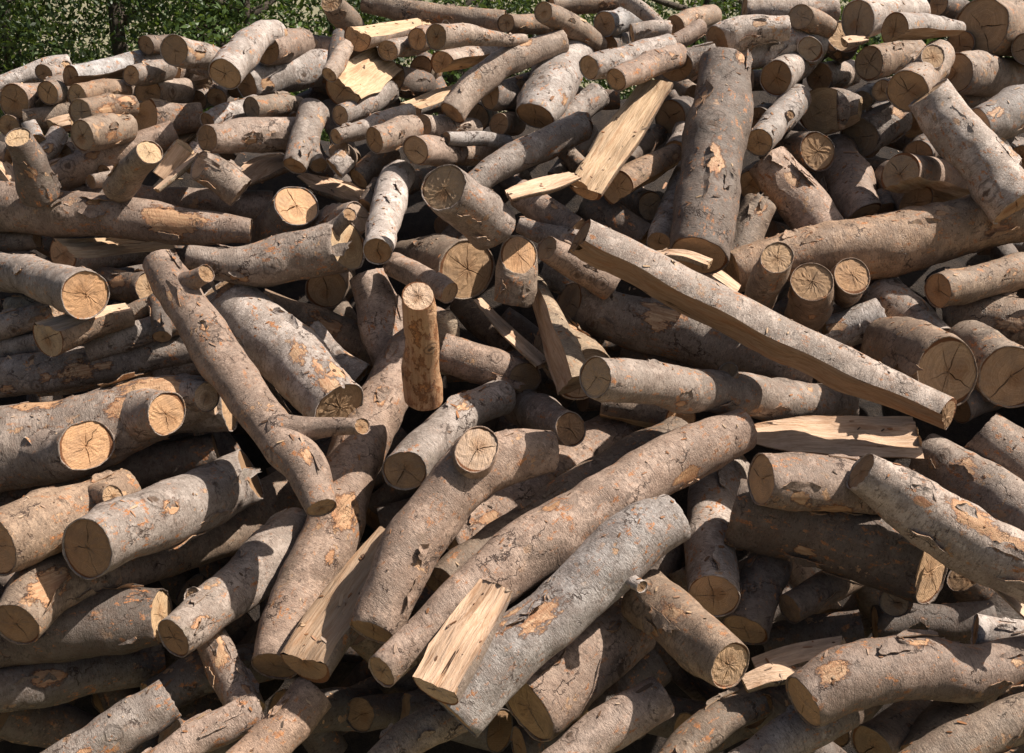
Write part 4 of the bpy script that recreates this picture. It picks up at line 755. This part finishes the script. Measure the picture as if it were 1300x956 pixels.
LM = [(110, 697, 'thick log at bottom left'), (110, 566, 'thick forked trunk'), (290, 470, 'crooked branched log'), (365, 450, 'pale scaly log'), (430, 667, 'longest upright log'), (531, 430, 'standing orange stub'), (606, 570, 'log with the round knot'), (690, 690, 'very long reddish log'), (590, 800, 'bright bare wedge'), (730, 755, 'big silvery log'), (868, 800, 'stout brown log'), (905, 700, 'cracked downward log'), (1100, 700, 'big smooth shaded log'), (1150, 848, 'arched rough log'), (1200, 668, 'smooth silver log'), (1060, 552, 'bright split slab'), (900, 497, 'long light log'), (724, 470, 'layered split block'), (724, 545, 'neat tan round face'), (870, 420, 'thick grey faced log'), (960, 420, 'long split beam'), (1204, 473, 'star cracked face'), (1100, 316, 'big horizontal log'), (1020, 270, 'rusty peeling log'), (1225, 190, 'steep silver log'), (912, 200, 'tall weathered log'), (785, 170, 'long split timber'), (700, 110, 'wide pale log'), (595, 342, 'very broad cut face'), (563, 239, 'thick upward log'), (377, 261, 'bright orange face'), (390, 322, 'bright oval end'), (150, 276, 'long smooth log'), (109, 374, 'neat orange face'), (320, 175, 'broad rusty log'), (36, 205, 'standing dark stub'), (600, 110, 'long bent log'), (130, 470, 'spotted grey log'), (1045, 141, 'leaf shaped face'), (1091, 175, 'parallel cracked face'), (285, 760, 'grey knobbed log')]
cntv = 0; left_over = []
fill_rank = sorted([i for i, L in enumerate(logs) if L.filler and vis[i] >= 10 and not getattr(L, 'side', False)], key=lambda i: -vis[i]); n_main = sum(not L.filler for L in logs); fill_ok = set(fill_rank[:max(0, 300 - n_main)])
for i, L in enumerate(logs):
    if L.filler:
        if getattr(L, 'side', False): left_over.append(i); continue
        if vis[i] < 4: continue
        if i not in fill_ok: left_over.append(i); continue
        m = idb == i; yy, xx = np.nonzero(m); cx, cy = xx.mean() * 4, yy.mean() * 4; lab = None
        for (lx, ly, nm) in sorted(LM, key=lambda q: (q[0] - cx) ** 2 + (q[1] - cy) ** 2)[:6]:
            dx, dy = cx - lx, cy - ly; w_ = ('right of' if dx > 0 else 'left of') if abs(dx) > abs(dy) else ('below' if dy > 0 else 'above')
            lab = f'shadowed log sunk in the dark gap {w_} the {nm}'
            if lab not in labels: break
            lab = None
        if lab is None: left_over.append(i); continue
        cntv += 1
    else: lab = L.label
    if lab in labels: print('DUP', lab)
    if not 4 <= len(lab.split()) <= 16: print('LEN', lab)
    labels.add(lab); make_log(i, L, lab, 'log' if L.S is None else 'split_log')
V, Fc, MI = [], [], []
for i in left_over:                                                                # the rest of the buried logs, past three hundred: one mass
    L = logs[i]; S, _ = cr(L.P, 10); t = np.linspace(0, 1, 10); d = D[i, 0] * (1 - t) + D[i, 1] * t; Pw = np.array([unproj(S[k, 0], S[k, 1], d[k]) for k in range(10)]); R = S[:, 2] * d / F_PX; T, E1, E2 = frames(Pw); b0 = len(V); ns = 14
    for k in range(10):
        for j in range(ns): a = 2 * math.pi * j / ns; V.append(Pw[k] + (math.cos(a) * E1[k] + math.sin(a) * E2[k]) * R[k] * (1 + .05 * math.sin(a * 3 + i) + .03 * math.sin(k * 1.3 + i + a)))
    for k in range(9):
        for j in range(ns): Fc.append((b0 + k * ns + j, b0 + (k + 1) * ns + j, b0 + (k + 1) * ns + (j + 1) % ns, b0 + k * ns + (j + 1) % ns))
    Fc.append(tuple(b0 + j for j in range(ns))); Fc.append(tuple(b0 + 9 * ns + j for j in range(ns - 1, -1, -1)))
if left_over:
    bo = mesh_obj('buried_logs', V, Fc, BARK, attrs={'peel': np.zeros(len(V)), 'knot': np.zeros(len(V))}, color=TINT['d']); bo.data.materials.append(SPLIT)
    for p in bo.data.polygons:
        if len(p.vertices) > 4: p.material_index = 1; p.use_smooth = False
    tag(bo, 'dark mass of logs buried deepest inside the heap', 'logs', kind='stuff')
print('buried logs built', cntv, 'left over', len(left_over), 'main', n_main)

# ------------------------------------------------------------------ ground, added dark backing behind the gaps of the heap
xs = np.r_[-400, -100, -40, -15, np.linspace(-8, 8, 33), 15, 40, 100, 400]; ys = np.r_[-100, -20, -6, np.linspace(-3, 14, 35), 20, 40, 100, 500]
G = np.array([(x, y, .015 * math.sin(x * 3.1 + y) * math.cos(y * 2.3) if abs(x) < 14 and -5 < y < 20 else 0) for y in ys for x in xs]); nx = len(xs)
mesh_obj('ground', G, [(j * nx + i, j * nx + i + 1, (j + 1) * nx + i + 1, (j + 1) * nx + i) for j in range(len(ys) - 1) for i in range(nx - 1)], M_GROUND)['kind'] = 'structure'
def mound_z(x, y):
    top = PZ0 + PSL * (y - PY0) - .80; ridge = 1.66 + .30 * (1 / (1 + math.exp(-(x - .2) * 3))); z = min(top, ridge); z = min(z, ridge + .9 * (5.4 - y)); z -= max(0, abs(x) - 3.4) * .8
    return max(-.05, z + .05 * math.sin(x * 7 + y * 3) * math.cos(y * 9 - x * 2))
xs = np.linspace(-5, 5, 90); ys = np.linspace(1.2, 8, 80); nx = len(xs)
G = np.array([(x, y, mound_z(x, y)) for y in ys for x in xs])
mesh_obj('gap_shade_mound', G, [(j * nx + i, j * nx + i + 1, (j + 1) * nx + i + 1, (j + 1) * nx + i) for j in range(len(ys) - 1) for i in range(nx - 1)], M_GAP_SHADE)['kind'] = 'structure'  # added mound, coloured dark so the gaps look shaded

# bark chips and splinters caught on the logs
dg = bpy.context.evaluated_depsgraph_get(); r_ = np.random.default_rng(55); V, Fc = [], []; PE = []
for _ in range(3200):
    x, y = r_.uniform(-2.3, 2.3), r_.uniform(2.0, 5.0)
    ok, loc, nor, *_r = sc.ray_cast(dg, Vector((x, y, 3.2)), Vector((0, 0, -1)))
    if not ok or nor.z < .62: continue
    s = r_.uniform(.002, .006) * (1.8 if r_.random() < .10 else 1); ln_ = s * r_.uniform(1, 5); n_ = np.array(nor); u = np.cross(n_, r_.normal(size=3)); u /= np.linalg.norm(u); v = np.cross(n_, u); c = np.array(loc) + n_ * .001; tl = r_.normal(0, .18)
    b0 = len(V); q = [(-1, -1), (-.2, -1.2), (1, -.6), (.8, .7), (-.1, 1.1), (-1.1, .5)]
    for zt in (.0009, -.0009):
        for (p_, q_) in q: V.append(c + u * p_ * ln_ * .5 + v * q_ * s * .5 + n_ * (zt + tl * p_ * ln_ * .4 + .1 * s * q_ * q_))
    Fc.append(tuple(b0 + k for k in range(6))); Fc.append(tuple(b0 + 11 - k for k in range(6)))
    for k in range(6): Fc.append((b0 + k, b0 + 6 + k, b0 + 6 + (k + 1) % 6, b0 + (k + 1) % 6))
s_ = NB('chip_wood'); gi = s_.n('NewGeometry'); cr_ = s_.n('ValToRGB'); s_.lk(gi.outputs['Random Per Island'], cr_.inputs[0]); e_ = cr_.color_ramp.elements; e_[0].color = (.07, .045, .03, 1); e_[1].color = (.48, .32, .19, 1); m_ = e_.new(.45); m_.color = (.30, .13, .05, 1); m_ = e_.new(.7); m_.color = (.34, .25, .19, 1)
s_.lk(cr_.outputs[0], s_.b.inputs['Base Color']); s_.b.inputs['Roughness'].default_value = .8
tag(mesh_obj('bark_chips', V, Fc, s_.m, smooth=False), 'loose bark chips and splinters scattered over the logs', 'bark chips', kind='stuff')

# ------------------------------------------------------------------ trees and bushes behind
def mat_leaf(name, c1, c2):
    s = NB(name); gi = s.n('NewGeometry'); c = s.mix(gi.outputs['Random Per Island'], c1, c2); s.lk(c, s.b.inputs['Base Color']); s.b.inputs['Roughness'].default_value = .45
    tr = s.n('BsdfTranslucent'); s.lk(s.mix(.5, c, (.16, .22, .02)), tr.inputs[0]); mx = s.n('MixShader'); mx.inputs[0].default_value = .35
    out = s.t.nodes['Material Output']; s.t.links.new(s.b.outputs[0], mx.inputs[1]); s.t.links.new(tr.outputs[0], mx.inputs[2]); s.t.links.new(mx.outputs[0], out.inputs[0]); return s.m
LEAF = [mat_leaf('leaf_green', (.02, .04, .012), (.07, .11, .03)), mat_leaf('leaf_bright', (.03, .06, .015), (.10, .16, .04))]
TRUNK = simple('trunk_bark', (.05, .038, .028), (.12, .09, .065), 12)
def limb(a, b, r0, r1, seg=7, n=8, wig=.08, seed=0):
    r_ = np.random.default_rng(seed); q = np.linspace(0, 1, n); P = a + (b - a) * q[:, None] + np.c_[np.sin(q * 5 + seed), np.cos(q * 4 + seed), 0 * q] * wig * (q * (1 - q) * 4)[:, None]
    T = np.gradient(P, axis=0); T /= np.linalg.norm(T, axis=1)[:, None]; e = np.cross(T, (0.3, 1, .2)); e /= np.linalg.norm(e, axis=1)[:, None]; f = np.cross(T, e); V = []
    for k in range(n):
        for j in range(seg): t = 6.283 * j / seg; V.append(P[k] + (math.cos(t) * e[k] + math.sin(t) * f[k]) * (r0 + (r1 - r0) * q[k]) * (1 + .08 * math.sin(j * 2 + k)))
    return V, [(k * seg + j, k * seg + (j + 1) % seg, (k + 1) * seg + (j + 1) % seg, (k + 1) * seg + j) for k in range(n - 1) for j in range(seg)]
def tree(x, y, h, rad, nleaf, lm, label, name, seed, low=.25, leaf=.055, cat='tree'):
    r_ = np.random.default_rng(seed); root = bpy.data.objects.new(name, None); col.objects.link(root); root.location = (x, y, 0); root.empty_display_size = .2
    V, Fc = [], []; top = np.array([r_.normal(0, .15), r_.normal(0, .15), h * .8]); cl = []
    def add(v, f): b = len(V); V.extend(v); Fc.extend([tuple(k + b for k in q) for q in f])
    add(*limb(np.zeros(3), top, .05 + h * .018, .02, seed=seed))
    for k in range(13):
        t = r_.uniform(.15, .85); a = top * t; an = k * 2.4 + r_.uniform(0, .6); rr = rad * r_.uniform(.45, .9); b = a + np.array([math.cos(an) * rr, math.sin(an) * rr, r_.uniform(.1, .5) * rad]); add(*limb(a, b, .035, .008, 5, 6, .05, seed + k))
        for m in range(4): cl.append(a + (b - a) * r_.uniform(.5, 1.1) + r_.normal(0, .22 * rad, 3))
    for k in range(60):
        v = r_.normal(size=3); v /= np.linalg.norm(v); v *= r_.uniform(.4, 1) ** .4; cl.append(np.array([v[0] * rad, v[1] * rad, h * (low + (1 - low) / 2) + v[2] * h * (1 - low) / 2]))
    mesh_obj('trunk', V, Fc, TRUNK, root)
    cl = np.array(cl); cs = r_.uniform(.10, .26, len(cl)) * rad; c = r_.integers(0, len(cl), nleaf); P = cl[c] + r_.normal(size=(nleaf, 3)) * cs[c][:, None] * .8
    P = P[P[:, 2] > .05]; n = len(P); u = r_.normal(size=(n, 3)); u /= np.linalg.norm(u, axis=1)[:, None]; v = np.cross(u, r_.normal(size=(n, 3)) + (0, 0, .8)); v /= np.linalg.norm(v, axis=1)[:, None]
    s = leaf * r_.uniform(.6, 1.25, n)[:, None]; Q = np.stack([P - u * s, P - v * s * .42 + u * s * .1, P + u * s, P + v * s * .42 + u * s * .1], 1).reshape(-1, 3)
    mesh_obj('crown', Q, np.arange(n * 4).reshape(-1, 4).tolist(), lm, root, smooth=False)
    tag(root, label, cat, 'trees and bushes behind the heap')
def at(px_, Y): return (px_ - 650) / F_PX * Y * 1.0
TR = [(-60, 9.6, 3.4, 1.1, 0, 'leafy dark green bush at the far left behind the log skyline', 'bush', 'bush'), (55, 10.4, 3.2, .95, 0, 'tree full of pale sky gaps, just left of the leaning dark trunk', 'tree', 'tree'),
      (165, 9.8, 4.2, 1.0, 0, 'tree with a dark trunk above the dark furry log end', 'tree', 'tree'), (262, 10.0, 3.3, .95, 1, 'green bush behind the arching skyline log', 'bush', 'bush'),
      (345, 9.4, 3.2, .9, 1, 'bright green bush right behind the dark brown skyline face', 'bush', 'bush'), (420, 10.6, 3.5, 1.0, 0, 'bush left behind the log that leans at the skyline', 'bush', 'bush'),
      (560, 10.8, 3.6, 1.15, 1, 'bright bush behind the long brown pole', 'bush', 'bush'), (690, 11.2, 3.6, 1.1, 0, 'bush behind the curving brown log at the skyline', 'bush', 'bush'),
      (850, 10.6, 3.8, 1.2, 1, 'bright green bush behind the curved hooking branch at the top', 'bush', 'bush'), (985, 11.0, 3.8, 1.2, 0, 'bush mostly hidden by the top right logs', 'bush', 'bush'),
      (-90, 13.5, 4.4, 1.4, 0, 'tall tree farther back at the far left', 'tree', 'tree'), (330, 14.0, 4.6, 1.8, 0, 'tall tree farther back behind the left bushes', 'tree', 'tree'), (620, 14.2, 4.6, 1.8, 0, 'tall tree farther back behind the long brown pole', 'tree', 'tree'), (900, 14.0, 4.8, 1.8, 0, 'tall tree farther back behind the hooking branch', 'tree', 'tree')]
for k, (px_, Y, h, rad, lm, lab, nm, cat) in enumerate(TR):
    tree(at(px_, Y), Y, h, rad, 10500 if Y < 12 else 3500, LEAF[lm], lab, nm, 900 + k * 31, low=.12, leaf=.032 if Y < 12 else .055, cat=cat)

r_ = np.random.default_rng(77); n = 26000; X = np.where(r_.random(n) < .6, r_.uniform(3.5, 22, n), r_.uniform(-24, -8, n)); Zm = 2.6 + .7 * np.sin(X * .9) + .5 * np.sin(X * 2.3 + 1); P = np.c_[X, 17 + r_.normal(0, .6, n), Zm * r_.uniform(0, 1, n) ** .8]
u = r_.normal(size=(n, 3)); u /= np.linalg.norm(u, axis=1)[:, None]; v = np.cross(u, r_.normal(size=(n, 3))); v /= np.linalg.norm(v, axis=1)[:, None]; s = .12 * r_.uniform(.6, 1.3, n)[:, None]
Q = np.stack([P - u * s, P - v * s * .5, P + u * s, P + v * s * .5], 1).reshape(-1, 3)
tag(mesh_obj('hedge', Q, np.arange(n * 4).reshape(-1, 4).tolist(), LEAF[0], smooth=False), 'far off dark green hedge that reads as one mass', 'hedge', kind='stuff')
